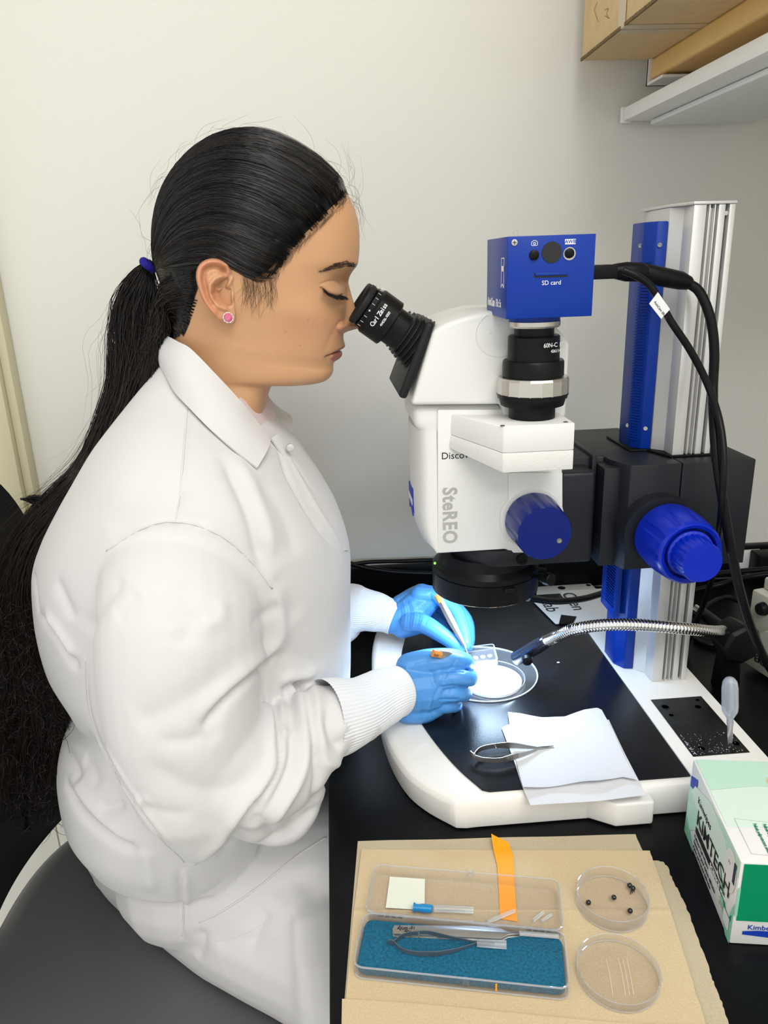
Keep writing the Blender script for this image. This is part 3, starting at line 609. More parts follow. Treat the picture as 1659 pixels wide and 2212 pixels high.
def wav(P, amp, f, ph=0): P[..., 2] += amp*(1+np.sin(P[..., 0]*f+ph)*np.sin(P[..., 1]*f*.8+ph*2))/2; return P
T0 = TABLE+.0006
G = coons([(773, 1819), (1372, 1804)], jag([(730, 2330), (1625, 2330)], 40, .2), [(773, 1819), (740, 2212), (730, 2330)], np.r_[jag([(1372, 1804), (1386, 1836)], 10, .4), jag([(1400, 1858), (1436, 1866), (1452, 1900), (1487, 1975), (1530, 2090), (1570, 2200), (1625, 2330)], 90, 1.3)], 110, 30)
o = make('paper_towel', solid_sheet(wav(lay(G, T0), .0006, 60), .0007), 'towel2', smooth=60, fixn=False)
tag(o, 'lower brown paper towel with torn right edge, peeking out under the smooth towel', 'paper towel')
G = coons(jag([(781, 1837), (1000, 1838), (1403, 1840)], 30, .3), [(736, 2330), (1500, 2330)], [(781, 1837), (762, 1990), (748, 2150), (736, 2330)], jag([(1403, 1840), (1425, 1900), (1470, 2040), (1560, 2330)], 60, .5), 100, 60)
P2 = wav(lay(G, T0+.0017), .0005, 55, 1)
P2[..., 2] += .0012*np.exp(-((np.arange(100)[:, None]/99-.27)/.006)**2)  # crease
pt = empty('paper_towel', gz(1050, 2000, TABLE), 'upper creased brown paper towel lying under the tool case and round dishes', 'paper towel')
make('towel_sheet', solid_sheet(P2, .0008), 'towel', pt, smooth=60, fixn=False)
G = coons([(739, 2160), (900, 2170), (1300, 2209), (1530, 2222)], [(736, 2330), (1565, 2330)], [(739, 2160), (736, 2330)], [(1530, 2222), (1565, 2330)], 20, 40)
make('folded_edge', solid_sheet(lay(G, T0+.0034), .0012), 'towel', pt, smooth=60, fixn=False)
TW = T0+.0034
# orange tape strip
G = coons([(1061, 1809), (1104, 1822)], [(1080, 1985), (1118, 1991)], [(1061, 1809), (1066, 1840), (1074, 1870), (1078, 1930), (1080, 1985)], [(1062, 1809.5), (1098, 1822), (1109, 1850), (1111, 1900), (1114, 1950), (1118, 1991)], 40, 8)
P = lay(G, TW); P[..., 2] += .004*np.exp(-np.linspace(0, 6, 40)[:, None])
o = make('tape_strip', solid_sheet(P, .00025), 'tape', smooth=60, fixn=False); tag(o, 'bright orange tape strip running under the open clear lid', 'tape')
# --- tool case: clear box lying open
def rrect(w, h, r, n=5):
    P = []
    for cx, cy, a0 in ((w-r, h-r, 0), (r, h-r, 90), (r, r, 180), (w-r, r, 270)):
        for i in range(n+1): a = math.radians(a0+90*i/n); P.append((cx+r*math.cos(a), cy+r*math.sin(a)))
    return np.array(P)
def shell(o_, ex, ey, w, h, r, z0, z1, t, floor='bottom'):
    """open tray: outer wall, rim, inner wall, floor"""
    A = rrect(w, h, r); B = rrect(w-2*t, h-2*t, max(r-t, .0005))+t; n = len(A)
    def at_(P, z): return np.array([o_+ex*p[0]+ey*p[1] for p in P])*np.array((1, 1, 0))+np.array((0, 0, z))
    if floor == 'bottom': L = [at_(A, z0), at_(A, z1), at_(B, z1), at_(B, z0+t)]
    V = np.concatenate(L); F = [tuple(range(n-1, -1, -1))]
    for k in range(3): F += [(k*n+i, k*n+(i+1) % n, (k+1)*n+(i+1) % n, (k+1)*n+i) for i in range(n)]
    F.append(tuple(3*n+i for i in range(n))); return V, F
zc_ = TW+.011
a = gz(786, 1972, zc_); b2 = gz(1213, 2012, zc_); c_ = gz(780, 2086, zc_)
ex = _n(b2-a); Wc = np.linalg.norm(b2-a)+.002; ey = np.array((ex[1], -ex[0], 0)); ey = ey if ey[1] < 0 else -ey
Hc = abs(np.dot(gz(1217, 2130, zc_)-b2, ey))+.002
tcs = empty('tool_case', a*[1, 1, 0]+Zd*TW, 'open clear plastic case lined with blue foam, holding fine tools', 'case')
make('case_base', shell(a, ex, ey, Wc, Hc, .007, TW, zc_, .0012), 'clear', tcs, smooth=40)
ff = rrect(Wc-.004, Hc-.004, .006)+.002
fo = make('foam_pad', prism2(np.array([(a+ex*p[0]+ey*p[1])*[1, 1, 0]+Zd*(TW+.0014) for p in ff]), np.array([(a+ex*p[0]+ey*p[1])*[1, 1, 0]+Zd*(TW+.0075) for p in ff])), 'foam', tcs, bev=.001)
ZF = TW+.0078
la = a-ey*.0005-ex*(-.001)
gl = gz(822, 1866, TW+.012); Hl = abs(np.dot(gl-a, ey))-.001
make('case_lid', shell(a-ey*(Hl+.0015)+ex*.001, ex, ey, Wc-.001, Hl, .007, TW, TW+.0105, .0012), 'clear', tcs, smooth=40)
def rimline(o_, w, h, r, z, th=.0007):
    P = [(o_+ex*p[0]+ey*p[1])*[1, 1, 0]+Zd*z for p in rrect(w, h, r)]; return tube(P+[P[0]], th, 5, False)
make('rim_edge', rimline(a, Wc, Hc, .007, zc_), 'clearpl', tcs); make('rim_edge', rimline(a-ey*(Hl+.0015)+ex*.001, Wc-.001, Hl, .007, TW+.0105), 'clearpl', tcs)
make('rim_edge', rimline(a, Wc, Hc, .007, TW+.0008), 'clearpl', tcs)
for f_ in (.13, .87): make('hinge', J(*[lathe([(0, .0013), (.0035, .0013)], a+ex*(Wc*f_+dx_)-ey*.0006-Zd*.0012, ex, 10) for dx_ in (-.008, -.003, .002, .007)]), 'clear', tcs)
make('latch', lathe([(0, .0022), (.004, .0018)], a+ex*Wc*.53+ey*(Hc+.0004)-Zd*.006, Zd, 12), 'clear', tcs)
make('latch', lathe([(0, .0022), (.0045, .0016)], a-ey*(Hl+.002)+ex*Wc*.53-Zd*.004, Zd, 12), 'clearpl', tcs)
q_ = a+ex*Wc*.67+ey*(Hc+.0003); make('yellow_mark', box(q_[0]-.0006, q_[0]+.0006, q_[1]-.0006, q_[1]+.0, TW+.003, TW+.0095), 'tape', tcs)
G = coons([(842, 1894), (918, 1899)], [(833, 1961), (917, 1966)], [(842, 1894), (833, 1961)], [(918, 1899), (917, 1966)], 6, 6)
make('paper_label', solid_sheet(lay(G, TW+.0014), .0002), 'sticker', tcs, fixn=False)
# ribbons: flat metal bands standing on edge; h = height along the given axis
def band(P, h, t, upv=Zd, hs=None):
    P = np.asarray(P, float); T = np.gradient(P, axis=0); T /= np.linalg.norm(T, axis=1)[:, None]; S = np.cross(T, upv); S /= np.linalg.norm(S, axis=1)[:, None]
    h = np.ones(len(P))*h if hs is None else np.asarray(hs); V = []
    for k in range(len(P)):
        for s_, z_ in ((-1, 0), (1, 0), (1, 1), (-1, 1)): V.append(P[k]+S[k]*s_*t/2+np.asarray(upv)*(z_-.5)*h[k])
    F = [(k*4+i, k*4+(i+1) % 4, (k+1)*4+(i+1) % 4, (k+1)*4+i) for k in range(len(P)-1) for i in range(4)]+[(3, 2, 1, 0), tuple(len(V)-4+i for i in range(4))]
    return np.array(V), F
def pxs(L, z): return np.array([gz(p[0], p[1], z if len(p) < 3 else p[2]) for p in L])
# flat tweezers in the case
Z1 = ZF+.0006
body = pxs([(852, 1999), (1070, 2001), (1098, 2013), (1123, 2014), (1124, 2018), (1098, 2020), (1083, 2029), (850, 2018), (847, 2008)], Z1+.001)
tw = empty('tweezers', body.mean(0)*[1, 1, 0]+Zd*ZF, 'flat steel tweezers with handwriting on one end, lying in the blue foam case', 'tweezers')
make('blade', prism2(body*[1, 1, 0]+Zd*Z1, body*[1, 1, 0]+Zd*(Z1+.0016)), 'dsteel', tw, bev=.0004)
lowb = body+ey*.0008; make('blade', prism2(lowb*[1, 1, 0]+Zd*(ZF-.001), lowb*[1, 1, 0]+Zd*(Z1-.0003)), 'steel', tw, bev=.0003)
make('tip_sleeve', tube(pxs([(1122, 2016), (1207, 2023)], Z1+.0022), .0017, 12), 'softpl', tw)
yy_ = _n(gz(900, 2012, Z1)-gz(900, 2000, Z1)); 
text('only', .0048, gz(881, 2007, Z1+.0017), -ex, yy_, 'print_k', tw, bold=.00008); text('40v', .0042, gz(890, 2014, Z1+.0017), _n(-ex-ey*.1), yy_, 'print_k', tw, bold=.00008); text('10"', .0036, gz(897, 2004, Z1+.0017), -ex, yy_, 'print_k', tw, bold=.00005)
# spring scissors in the case
zs = ZF+.0035
def spring_scissors(nm, up_, lo_, rear, tip_, hgt, lab, m, zlo):
    s = empty(nm, np.mean(up_, axis=0)*[1, 1, 0]+Zd*zlo, lab, 'scissors')
    n = 30; ramp = np.interp(np.linspace(0, 1, n), [0, .4, .55, .75, 1], [.8, .85, 1.15, .8, .25])*hgt
    make('handle', band(smooth_path(up_, n), hgt, .0006, Zd, ramp), m, s, smooth=60); make('handle', band(smooth_path(lo_, n), hgt, .0006, Zd, ramp), m, s, smooth=60)
    make('spring_end', band(smooth_path(rear, 10), hgt, .0008, Zd), m, s, smooth=60)
    L = smooth_path(lo_, 60); T = np.gradient(L, axis=0); sd = np.cross(T[33], Zd); sd = _n(sd); sd = sd if sd[1] < 0 else -sd
    for i in range(9):
        p = L[31+i*1]+sd*.0004; make('grip_ridge', box(p[0]-.0002, p[0]+.0002, p[1]-.0003, p[1]+.0002, p[2]-hgt*.42, p[2]+hgt*.42), m, s, smooth=0)
    for i, tp in enumerate(tip_): make('blade', band(smooth_path(tp, 10), .002, .0005, Zd, np.linspace(hgt*.45, .0004, 10)), m, s, smooth=60)
    make('stop_pin', tube([up_[2]+Zd*.0, up_[2]+_n(lo_[2]-up_[2])*.004], .0004, 6), 'steel', s)
    return s
u1 = pxs([(850, 2036), (872, 2020), (905, 2015), (935, 2017), (970, 2024), (1030, 2035)], zs); l1 = pxs([(850, 2036), (870, 2052), (900, 2059), (940, 2060), (985, 2052), (1030, 2037)], zs)
sp1 = spring_scissors('spring_scissors', u1, l1, pxs([(838, 2036), (844, 2034), (850, 2037)], zs), [pxs([(1028, 2034), (1068, 2037)], zs), pxs([(1028, 2037), (1068, 2039)], zs)], .0042, 'grey spring scissors with capped tips, lying in the blue foam case', 'grey_steel', ZF)
make('tip_sleeve', tube(pxs([(1030, 2037), (1094, 2041)], zs), [.0026, .0030], 12), 'softpl', sp1)
# needle in sheath and three loose tube pieces lying in the lid
nd = empty('needle_in_sheath', gz(950, 1962, TW), 'needle with pale blue hub in a clear sheath, lying inside the open lid', 'needle')
ZL = TW+.0045
make('hub', lathe([(0, .0036), (.0015, .0036), (.0015, .0028), (.006, .0028), (.006, .0033), (.0145, .0031), (.0155, .0022)], gz(893, 1960, ZL), gz(940, 1964, ZL)-gz(893, 1960, ZL), 20), 'hub', nd)
make('sheath', tube(pxs([(938, 1962), (1023, 1966)], ZL), [.0028, .0024], 16), 'softpl', nd); make('needle_shaft', tube(pxs([(940, 1964), (1005, 1967)], ZL), .0004, 6), 'steel', nd)
for A_, B_, r_, lab in (((1052, 1992), (1112, 1967), .0016, 'longer clear tube piece lying across the orange tape inside the lid'), ((1151, 1989), (1175, 1970), .0012, 'short clear tube piece, left of the pair at the right end of the lid'), ((1170, 1990), (1192, 1975), .0012, 'short clear tube piece, right of the pair at the right end of the lid')):
    tag(make('tube_piece', lathe([(0, r_*.7), (0, r_), (np.linalg.norm(gz(*B_, ZL)-gz(*A_, ZL)), r_), (np.linalg.norm(gz(*B_, ZL)-gz(*A_, ZL)), r_*.7)], gz(*A_, TW+.0035), gz(*B_, TW+.0035)-gz(*A_, TW+.0035), 14, False, False), 'softpl'), lab, 'tube', 'loose clear tube pieces')
# petri dishes
def dish(c, R, h, lab, nm='petri_dish', up=True, t=.0009):
    d = empty(nm, c, lab, 'dish')
    if up: pr = [(0, .0001), (0, R*.97), (.0004, R), (h, R), (h, R-t), (t, R-t), (t, .0001)]
    else: pr = [(h, .0001), (h, R*.985), (h-.0005, R), (0, R), (0, R-t), (h-t, R-t), (h-t, .0001)]
    make('dish_body', lathe(pr, c, Zd, 96, False, False), 'clear', d, smooth=40)
    th = np.linspace(0, 2*math.pi, 73); 
    for z_, rr_ in ((h, R-t/2), (0.0006, R-t/2)): make('rim_edge', tube([c+np.array((rr_*math.cos(x), rr_*math.sin(x), z_)) for x in th], .00045, 5, False), 'clearpl', d)
    return d
cA = gz(1322, 1948, TW+.002); cA[2] = TW+.0005
d1 = dish(cA, .0283, .0105, 'open clear round dish with black beads in it, on the brown towel')
cB = gz(1335, 2103, TW+.002); cB[2] = TW+.0005
d2 = dish(cB, .0295, .0075, 'empty clear round dish lid on the towel, nearest the camera', 'petri_dish')
for x0 in (-.006, .003, .006, .009): 
    make('scratch', tube([cB+np.array((x0+.002, .014-abs(x0)*.3, .0012)), cB+np.array((x0, 0, .0012)), cB+np.array((x0-.004, -.017, .0012))], .00009, 4), 'print_w', d2)
for px, py, lab in ((1271, 1951, 'small black bead nearest the left rim of the clear dish'), (1326, 1940, 'small black bead in the middle of the clear dish'), (1361, 1969, 'small black bead at the lower right of the clear dish'), (1360, 1914, 'small black bead touching its twin at the upper right rim, left one'), (1367, 1920, 'small black bead touching its twin at the upper right rim, right one')):
    c = gz(px, py, TW+.003); tag(make('bead', ellip((c[0], c[1], TW+.0037), (.0021, .0021, .0021), 20, 12), 'bead'), lab, 'bead', 'black beads in the dish')
tag(make('amber_crumb', J(*[tube([gz(1364+i*3, 1922, TW+.0022), gz(1362+i*4, 1931-i*2, TW+.0022)], .0004, 5) for i in range(3)]), 'hairb'), 'tiny amber crumb beside the two touching beads', 'crumb')
# --- tissue box with printed faces
p0 = gz(1575, 2038, TABLE+.0005); zt4 = gy(1608, 1862, p0[1])[2]; p1 = gz(1497, 1640, zt4)
yb5 = p1[1]; bw = .205; xb0 = (p0[0]+p1[0])/2; 
rot = math.atan2(p1[0]-p0[0], p1[1]-p0[1]); Lb = math.hypot(p1[0]-p0[0], p1[1]-p0[1]); Hb = zt4-TABLE-.0005
eY = np.array((math.sin(rot), math.cos(rot), 0)); eX = np.array((math.cos(rot), -math.sin(rot), 0))
tb = empty('tissue_box', p0+eX*.1+eY*Lb/2, 'green and white printed tissue wipes box on the bench at the right', 'box')
def bb(u0, u1, v0, v1, w0, w1):
    v, f = box(u0, u1, v0, v1, w0, w1); return np.array([p0+eX*p[0]+eY*p[1]+Zd*p[2] for p in v]), f
make('carton', bb(0, bw, 0, Lb, 0, Hb), 'boxw', tb, bev=.0012)
def lf(P, off=.0002): return np.array([p0-eX*off+eY*(Lb*(1-a_))+Zd*Hb*b_ for a_, b_ in P])   # left face: a 0 back .. 1 front, b height
def tf(P, off=.0002): return np.array([p0+eX*(bw*u)+eY*(Lb*(1-v))+Zd*(Hb+off) for u, v in P])
def fF(P, off=.0002): return np.array([p0+eX*(bw*u)-eY*off+Zd*(Hb*v) for u, v in P])
def decal(Q, nm, m, th): 
    Q = np.asarray(Q); return make(nm, prism2(Q, Q+th), m, tb, smooth=0)
pg = mat('pale_green_print', (.50, .74, .60), .45); pg2 = mat('mint_print', (.26, .62, .44), .45); pg3 = mat('whitish_green_print', (.66, .80, .71), .45)
thx = -eX*.00012
decal(lf([(0, .55), (0, .78), (.3, .86), (.62, .99), (.995, .999), (.995, .80), (.75, .84), (.4, .62), (.2, .28), (0, .02)]), 'printed_band', pg, thx)
decal(lf([(.05, .62), (.12, .78), (.45, .97), (.75, .9), (.95, .6), (.8, .45), (.45, .5)], .0004), 'printed_band', pg3, thx)
decal(lf([(0, .0), (0, .28), (.12, .12), (.22, .0)], .0004), 'printed_band', pg2, thx)
decal(lf([(.72, .56), (.78, .28), (.86, .1), (.93, 0), (.999, 0), (.999, .5), (.93, .18), (.84, .34)], .0004), 'printed_band', pg2, thx)
decal(lf([(.72, .60), (.72, .56), (.84, .34), (.93, .18), (.97, .3), (.99, .34), (.985, .26), (.93, .12), (.84, .28)], .0006), 'printed_stripe', 'print_green', thx)
decal(lf([(.02, .80), (.02, .66), (.1, .70), (.16, .80), (.155, .9)], .0004), 'printed_logo', 'print_b', thx)
text('Kimwipes', .0092, lf([(.21, .71)], .0007)[0], -eY, Zd, 'print_k', tb, sx=.95)
text('KIMTECH', .0205, lf([(.225, .50)], .0007)[0], -eY, Zd, 'print_k', tb, bold=.0002, sx=.96)
decal(lf([(.225, .37), (.225, .29), (.84, .29), (.84, .37)], .0005), 'printed_bar', 'print_k', thx)
text('SCIENCE', .0062, lf([(.56, .33)], .0008)[0], -eY, Zd, 'print_w', tb); text('BRAND', .0035, lf([(.78, .33)], .0008)[0], -eY, Zd, 'print_w', tb)
for i, s_ in enumerate(('Delicate Task Wipers', 'Essuie-tout pour tâches délicates', 'Paños para tareas delicadas')): text(s_, .0045, lf([(.22, .235-.075*i)], .0007)[0], -eY, Zd, 'print_k', tb, sx=.95)
text('280', .0085, lf([(.77, .2)], .0007)[0], -eY, Zd, 'print_g', tb); decal(lf([(.87, .25), (.87, .10), (.97, .10), (.97, .25)], .0008), 'small_sticker', 'boxw', thx)
ov = [(.88+.11*math.cos(t_)*.9, .72+.24*math.sin(t_)) for t_ in np.linspace(0, 2*math.pi, 24, False)]
decal(lf(ov, .0006), 'printed_oval', 'boxw', thx); text('1', .024, lf([(.90, .77)], .0009)[0], -eY, Zd, mat('navy_print', (.01, .01, .06), .5), tb, bold=.0008); text('ply', .004, lf([(.84, .8)], .0009)[0], -eY, Zd, 'print_g', tb)
thz = Zd*.00012
decal(tf([(.01, .005), (.99, .005), (.99, .18), (.5, .3), (.2, .28), (.01, .34)]), 'printed_panel', pg, thz)
decal(tf([(.01, .345), (.2, .285), (.5, .305), (.99, .19), (.99, .62), (.01, .70)]), 'printed_panel', pg3, thz)
slot = [(.36+.3*abs(math.cos(t_))**.6*np.sign(math.cos(t_))*.9, .22+.13*math.sin(t_)) for t_ in np.linspace(0, 2*math.pi, 40, False)]
decal(tf([(x+.16, y+.02) for x, y in slot], .0004), 'tear_opening', 'cardboard', thz)
lb = [(.05, .62), (.05, .93), (.30, .96), (.42, .93), (.42, .64), (.25, .66)]
Lp_ = tf(lb, .0005); make('label_outline', tube(np.concatenate([Lp_, Lp_[:1]]), .0002, 4, False), 'print_g', tb)
c_ = np.array((.265, .80)); ovp = tf([(c_[0]+.045*math.cos(t_), c_[1]+.155*math.sin(t_)) for t_ in np.linspace(0, 2*math.pi, 40)], .0006); make('label_outline', tube(ovp, .00035, 4, False), 'print_green', tb)
text('LINTGUARD', .0085, tf([(.262, .665)], .0005)[0], -eY, eX, 'print_green', tb, sx=.62)
for i, s_ in enumerate(('Anti-Stat Polyshield', 'Pellicule en poly antistatique', 'Película poliprotectora antiestática')): text(s_, .0040, tf([(.185-.035*i, .66)], .0005)[0], -eY, eX, 'print_green', tb, sx=.66)
thy = -eY*.00012
decal(fF([(.012, .30), (.012, .985), (.99, .985), (.99, .30)], .0004), 'green_panel', 'green', thy)
decal(fF([(.002, .36), (.002, .70), (.012, .70), (.012, .36)], .0007), 'side_tab', pg2, thy)
decal(fF([(.04, .13), (.04, .17), (.09, .185), (.6, .17), (.6, .10), (.2, .09)], .0004), 'blue_swoosh', 'print_b', thy)
text('Kimberly-Clark', .0062, fF([(.055, .22)], .0004)[0], eX, Zd, 'print_b', tb)
# --- tissues on the stage
def tissue(T, B, L, R, z, ph, lab, curl=0):
    G = coons(T, B, L, R, 44, 44); P = lay(G, z)
    v = np.linspace(0, 1, 44)[:, None]; u = np.linspace(0, 1, 44)[None]
    P[..., 2] += .0012*(1+np.sin(u*9+ph)*np.sin(v*6+ph))/2+curl*np.exp(-((1-v)*9)**1.0)*(.4+.6*np.sin(u*5+ph)**2)*.004
    return make('tissue', solid_sheet(P, .00022), 'tissue', smooth=60, fixn=False)
ZS = ST+.0024
o = tissue([(1083, 1573), (1100, 1566), (1230, 1560), (1315, 1556)], [(1146, 1741), (1190, 1738), (1300, 1731), (1396, 1719)], [(1083, 1573), (1112, 1650), (1128, 1700), (1146, 1741)], [(1315, 1556), (1350, 1630), (1396, 1719)], ZS, .5, ''); tag(o, 'lower white tissue sheet on the black stage plate, its bottom edge hanging forward', 'tissue', 'white tissues on the stage')
o = tissue([(1097, 1540), (1125, 1542), (1170, 1550), (1220, 1550), (1262, 1534), (1290, 1529), (1300, 1534)], [(1130, 1709), (1190, 1703), (1290, 1695), (1345, 1682), (1378, 1690)], [(1097, 1540), (1101, 1570), (1112, 1630), (1130, 1709)], [(1300, 1534), (1324, 1580), (1350, 1640), (1378, 1690)], ZS+.0017, 2.1, '', 1.0); tag(o, 'upper white tissue sheet on the stage plate, under the spring scissors tips', 'tissue', 'white tissues on the stage')
# --- spring scissors on the tissues
zz0 = ST+.0095
U = pxs([(1022, 1634, zz0), (1038, 1618, zz0), (1070, 1611, zz0), (1105, 1610, zz0), (1135, 1613, zz0-.001), (1165, 1616, zz0-.002)], zz0)
Lw = pxs([(1022, 1634, zz0), (1045, 1641, zz0), (1080, 1642, zz0), (1112, 1634, zz0), (1135, 1628, zz0-.001), (1165, 1617, zz0-.002)], zz0)
spring_scissors('spring_scissors', U, Lw, pxs([(1016, 1627, zz0), (1020, 1631, zz0), (1026, 1634, zz0)], zz0), [pxs([(1163, 1616, zz0-.002), (1196, 1611, zz0-.004)], zz0), pxs([(1163, 1617, zz0-.002), (1197, 1615, zz0-.004)], zz0)], .0062, 'bare steel spring scissors lying half on the white tissues', 'dsteel', ZS)
# --- transfer pipette standing in the insert hole
pb = gz(1577, 1608, ST+.001); Yp = pb[1]
def zp2(py): return gy(1577, py, Yp)[2]
kk = .5*np.linalg.norm(gy(1578, 1500, Yp)-gy(1577, 1500, Yp)); tpz = zp2(1461)
pr = [(0, 10*kk), (zp2(1570)-pb[2], 12*kk), (zp2(1562)-pb[2], 14*kk), (zp2(1552)-pb[2], 13*kk), (zp2(1535)-pb[2], 31*kk), (zp2(1525)-pb[2], 33*kk), (zp2(1485)-pb[2], 32*kk), (zp2(1472)-pb[2], 28*kk), (zp2(1465)-pb[2], 18*kk), (tpz-pb[2], .0002)]
pax = _n(gy(1577, 1461, Yp)-pb)
tp = empty('transfer_pipette', pb+Zd*.0026, 'milky plastic transfer pipette standing bulb up in a hole of the rail plate', 'pipette')
tp_ = mat('milky_plastic', (.75, .82, .92), .25, trans=.55, alpha=.62)
make('bulb', lathe([(max(s_, zp2(1562)-pb[2]), r_) for s_, r_ in pr[2:]], pb, pax, 28, False, False), tp_, tp, smooth=60)
make('stem', lathe([(.0027, 10*kk), (zp2(1570)-pb[2], 11*kk), (zp2(1561)-pb[2], 14*kk), (zp2(1550)-pb[2], 13*kk)], pb, pax, 20, False, False), 'softpl', tp, smooth=60)
# --- glass plate and dish under the hands
gc_ = np.array((.1615, SM, ST+.0018))
gp = empty('glass_plate', gc_, 'round clear glass plate let into the black stage, brightly lit', 'glass plate')
make('plate_disc', lathe([(0, .0001), (0, .0628), (.0012, .0628), (.0012, .0001)], gc_, Zd, 96, False, False), 'clearw', gp, smooth=40)
make('plate_rim', lathe([(0, .0628), (.0014, .0632), (.0014, .0616), (0, .0616), (0, .0628)], gc_, Zd, 96, False, False), mat('frosted_rim', (.75, .82, .88), .3, alpha=.8), gp, smooth=60)
dc = gz(1063, 1471, ST+.006); dc[2] = ST+.0035
pdx = empty('petri_dish', dc, 'shallow clear dish with white wax base glowing under the lamp', 'dish')
make('dish_body', lathe([(0, .0001), (0, .0372), (.0005, .0378), (.008, .0378), (.008, .0368), (.001, .0368), (.001, .0001)], dc, Zd, 96, False, False), 'clear', pdx, smooth=40)
make('wax_base', lathe([(.0012, .0001), (.0012, .0338), (.0042, .0338), (.0046, .033), (.0046, .0001)], dc, Zd, 80, False, False), 'dishbase', pdx, smooth=40)
make('rim_edge', tube([dc+np.array((.0373*math.cos(x), .0373*math.sin(x), .008)) for x in np.linspace(0, 2*math.pi, 73)], .0005, 5, False), 'clearpl', pdx)
for px, py in ((1113, 1497),): make('clip_ring', lathe([(0, .003), (.0015, .003), (.0015, .0015)], gz(px, py, ST+.0032), Zd, 16), 'clearpl', gp)
ta = gz(973, 1413, ST+.012); tb_ = gz(1066, 1401, ST+.012); tc_ = gz(1075, 1436, ST+.012)
exs, eys = ex, ey
tex = _n((tb_-ta)*[1, 1, 0]); tey = _n((tc_-tb_)*[1, 1, 0]); Wt = np.linalg.norm(tb_-ta); Ht = np.linalg.norm(tc_-tb_)
tr = empty('clear_tray', ta*[1, 1, 0]+Zd*(ST+.0035), 'small clear rectangular tray lying on the far side of the glowing dish', 'tray')
make('tray_shell', shell(ta, tex, tey, Wt, Ht, .004, ST+.0118, ST+.0185, .001), 'clear', tr, smooth=40)
ex, ey = tex, tey
make('rim_edge', rimline(ta, Wt, Ht, .004, ST+.0185, .0007), 'clearpl', tr); make('rim_edge', rimline(ta, Wt, Ht, .004, ST+.012, .0007), 'clearpl', tr)
for i in range(5): c = ta*(1, 1, 0)+tex*(.012+.009*i)+tey*.5*Ht+Zd*(ST+.0130); make('well', lathe([(0, .003), (.0015, .0032), (.0015, .0024), (.0004, .002)], c, Zd, 14), 'clearpl', tr)
# --- gooseneck lamp
gpth = [gy(1562, 1363, .74), gy(1540, 1364, .705), gy(1480, 1358, .685), (gy(1400, 1351, .685)), gy(1320, 1349, .69), gy(1250, 1357, .705), gy(1205, 1373, .722), gy(1180, 1384, .733)]
gn = empty('gooseneck_lamp', gz(1580, 1400, TABLE), 'chrome gooseneck lamp bending in front of the column, lighting the glass plate', 'lamp')
Pg = smooth_path(gpth, 76*4+1); s = np.linspace(0, 76, 76*4+1); Rg = .0065*(1-.07*(np.cos(2*math.pi*s) > .6)); make('flexible_arm', tube(Pg, Rg, 20), 'chrome', gn, smooth=30)
h0 = gy(1183, 1383, .733); h1 = gy(1113, 1424, .752); hd_ = _n(h1-h0); hl = np.linalg.norm(h1-h0)
make('lamp_head', lathe([(-.002, .0068), (hl*.12, .0072), (hl*.12, .0078), (hl*.2, .0078), (hl*.2, .0082), (hl*.96, .0082), (hl, .0075), (hl-.001, .0055)], h0, hd_, 40), mat('glossy_black_metal', (.01, .012, .02), .12, spec=.8), gn, smooth=35)
make('lamp_lens', lathe([(hl+.0002, .0052), (hl+.001, .003), (hl+.0012, .0001)], h0, hd_, 24, True, False), mat('lit_lens', (.8, .9, 1), .2, emis=(.75, .88, 1), estr=12), gn)
c = gy(1137, 1419, .738); make('thumb_screw', lathe([(0, .003), (.003, .003), (.003, .0056), (.0085, .0056), (.0092, .004)], c, (-.1, -1, -.15), 24), 'black', gn)
for px, py in ((1152, 1391), (1167, 1384)): make('pin', ellip(gy(px, py, .738), (.0016, .0016, .0016), 8, 6), 'steel', gn)
cl = gy(1582, 1378, .745); make('clamp_block', lathe([(0, .022), (.03, .024), (.034, .020)], cl+Yd*.012, (.1, -1, 0), 8), 'plastic', gn, bev=.001, smooth=20)
make('clamp_rod', tube([gy(1500, 1312, .86), gy(1518, 1325, .85)], .005, 16), 'chrome', gn); make('rod_grip', tube([gy(1516, 1323, .85), gy(1570, 1364, .79)], .0075, 16), 'plastic', gn)
make('clamp_foot', tube([cl+np.array((0, .004, 0)), np.array((cl[0]+.01, cl[1]+.02, TABLE+.003))], [.012, .016], 16), 'plastic', gn)
l = bpy.data.lights.new('gooseneck_lamp_light', 'SPOT'); l.energy = 2.1; l.color = (.62, .82, 1); l.spot_size = math.radians(118); l.spot_blend = .6; l.shadow_soft_size = .004
lo = bpy.data.objects.new('gooseneck_lamp_light', l); C.objects.link(lo); lo.location = h1+hd_*.004; lo.rotation_euler = Vector(dc+np.array((0, 0, .002))-h1).to_track_quat('-Z', 'Y').to_euler()
# ring light's lit underside
l = bpy.data.lights.new('ring_light_light', 'AREA'); l.shape = 'DISK'; l.size = .09; l.energy = .8; l.color = (.55, .75, 1)
lo = bpy.data.objects.new('ring_light_light', l); C.objects.link(lo); lo.location = (rcx, SM, zb0-.003)
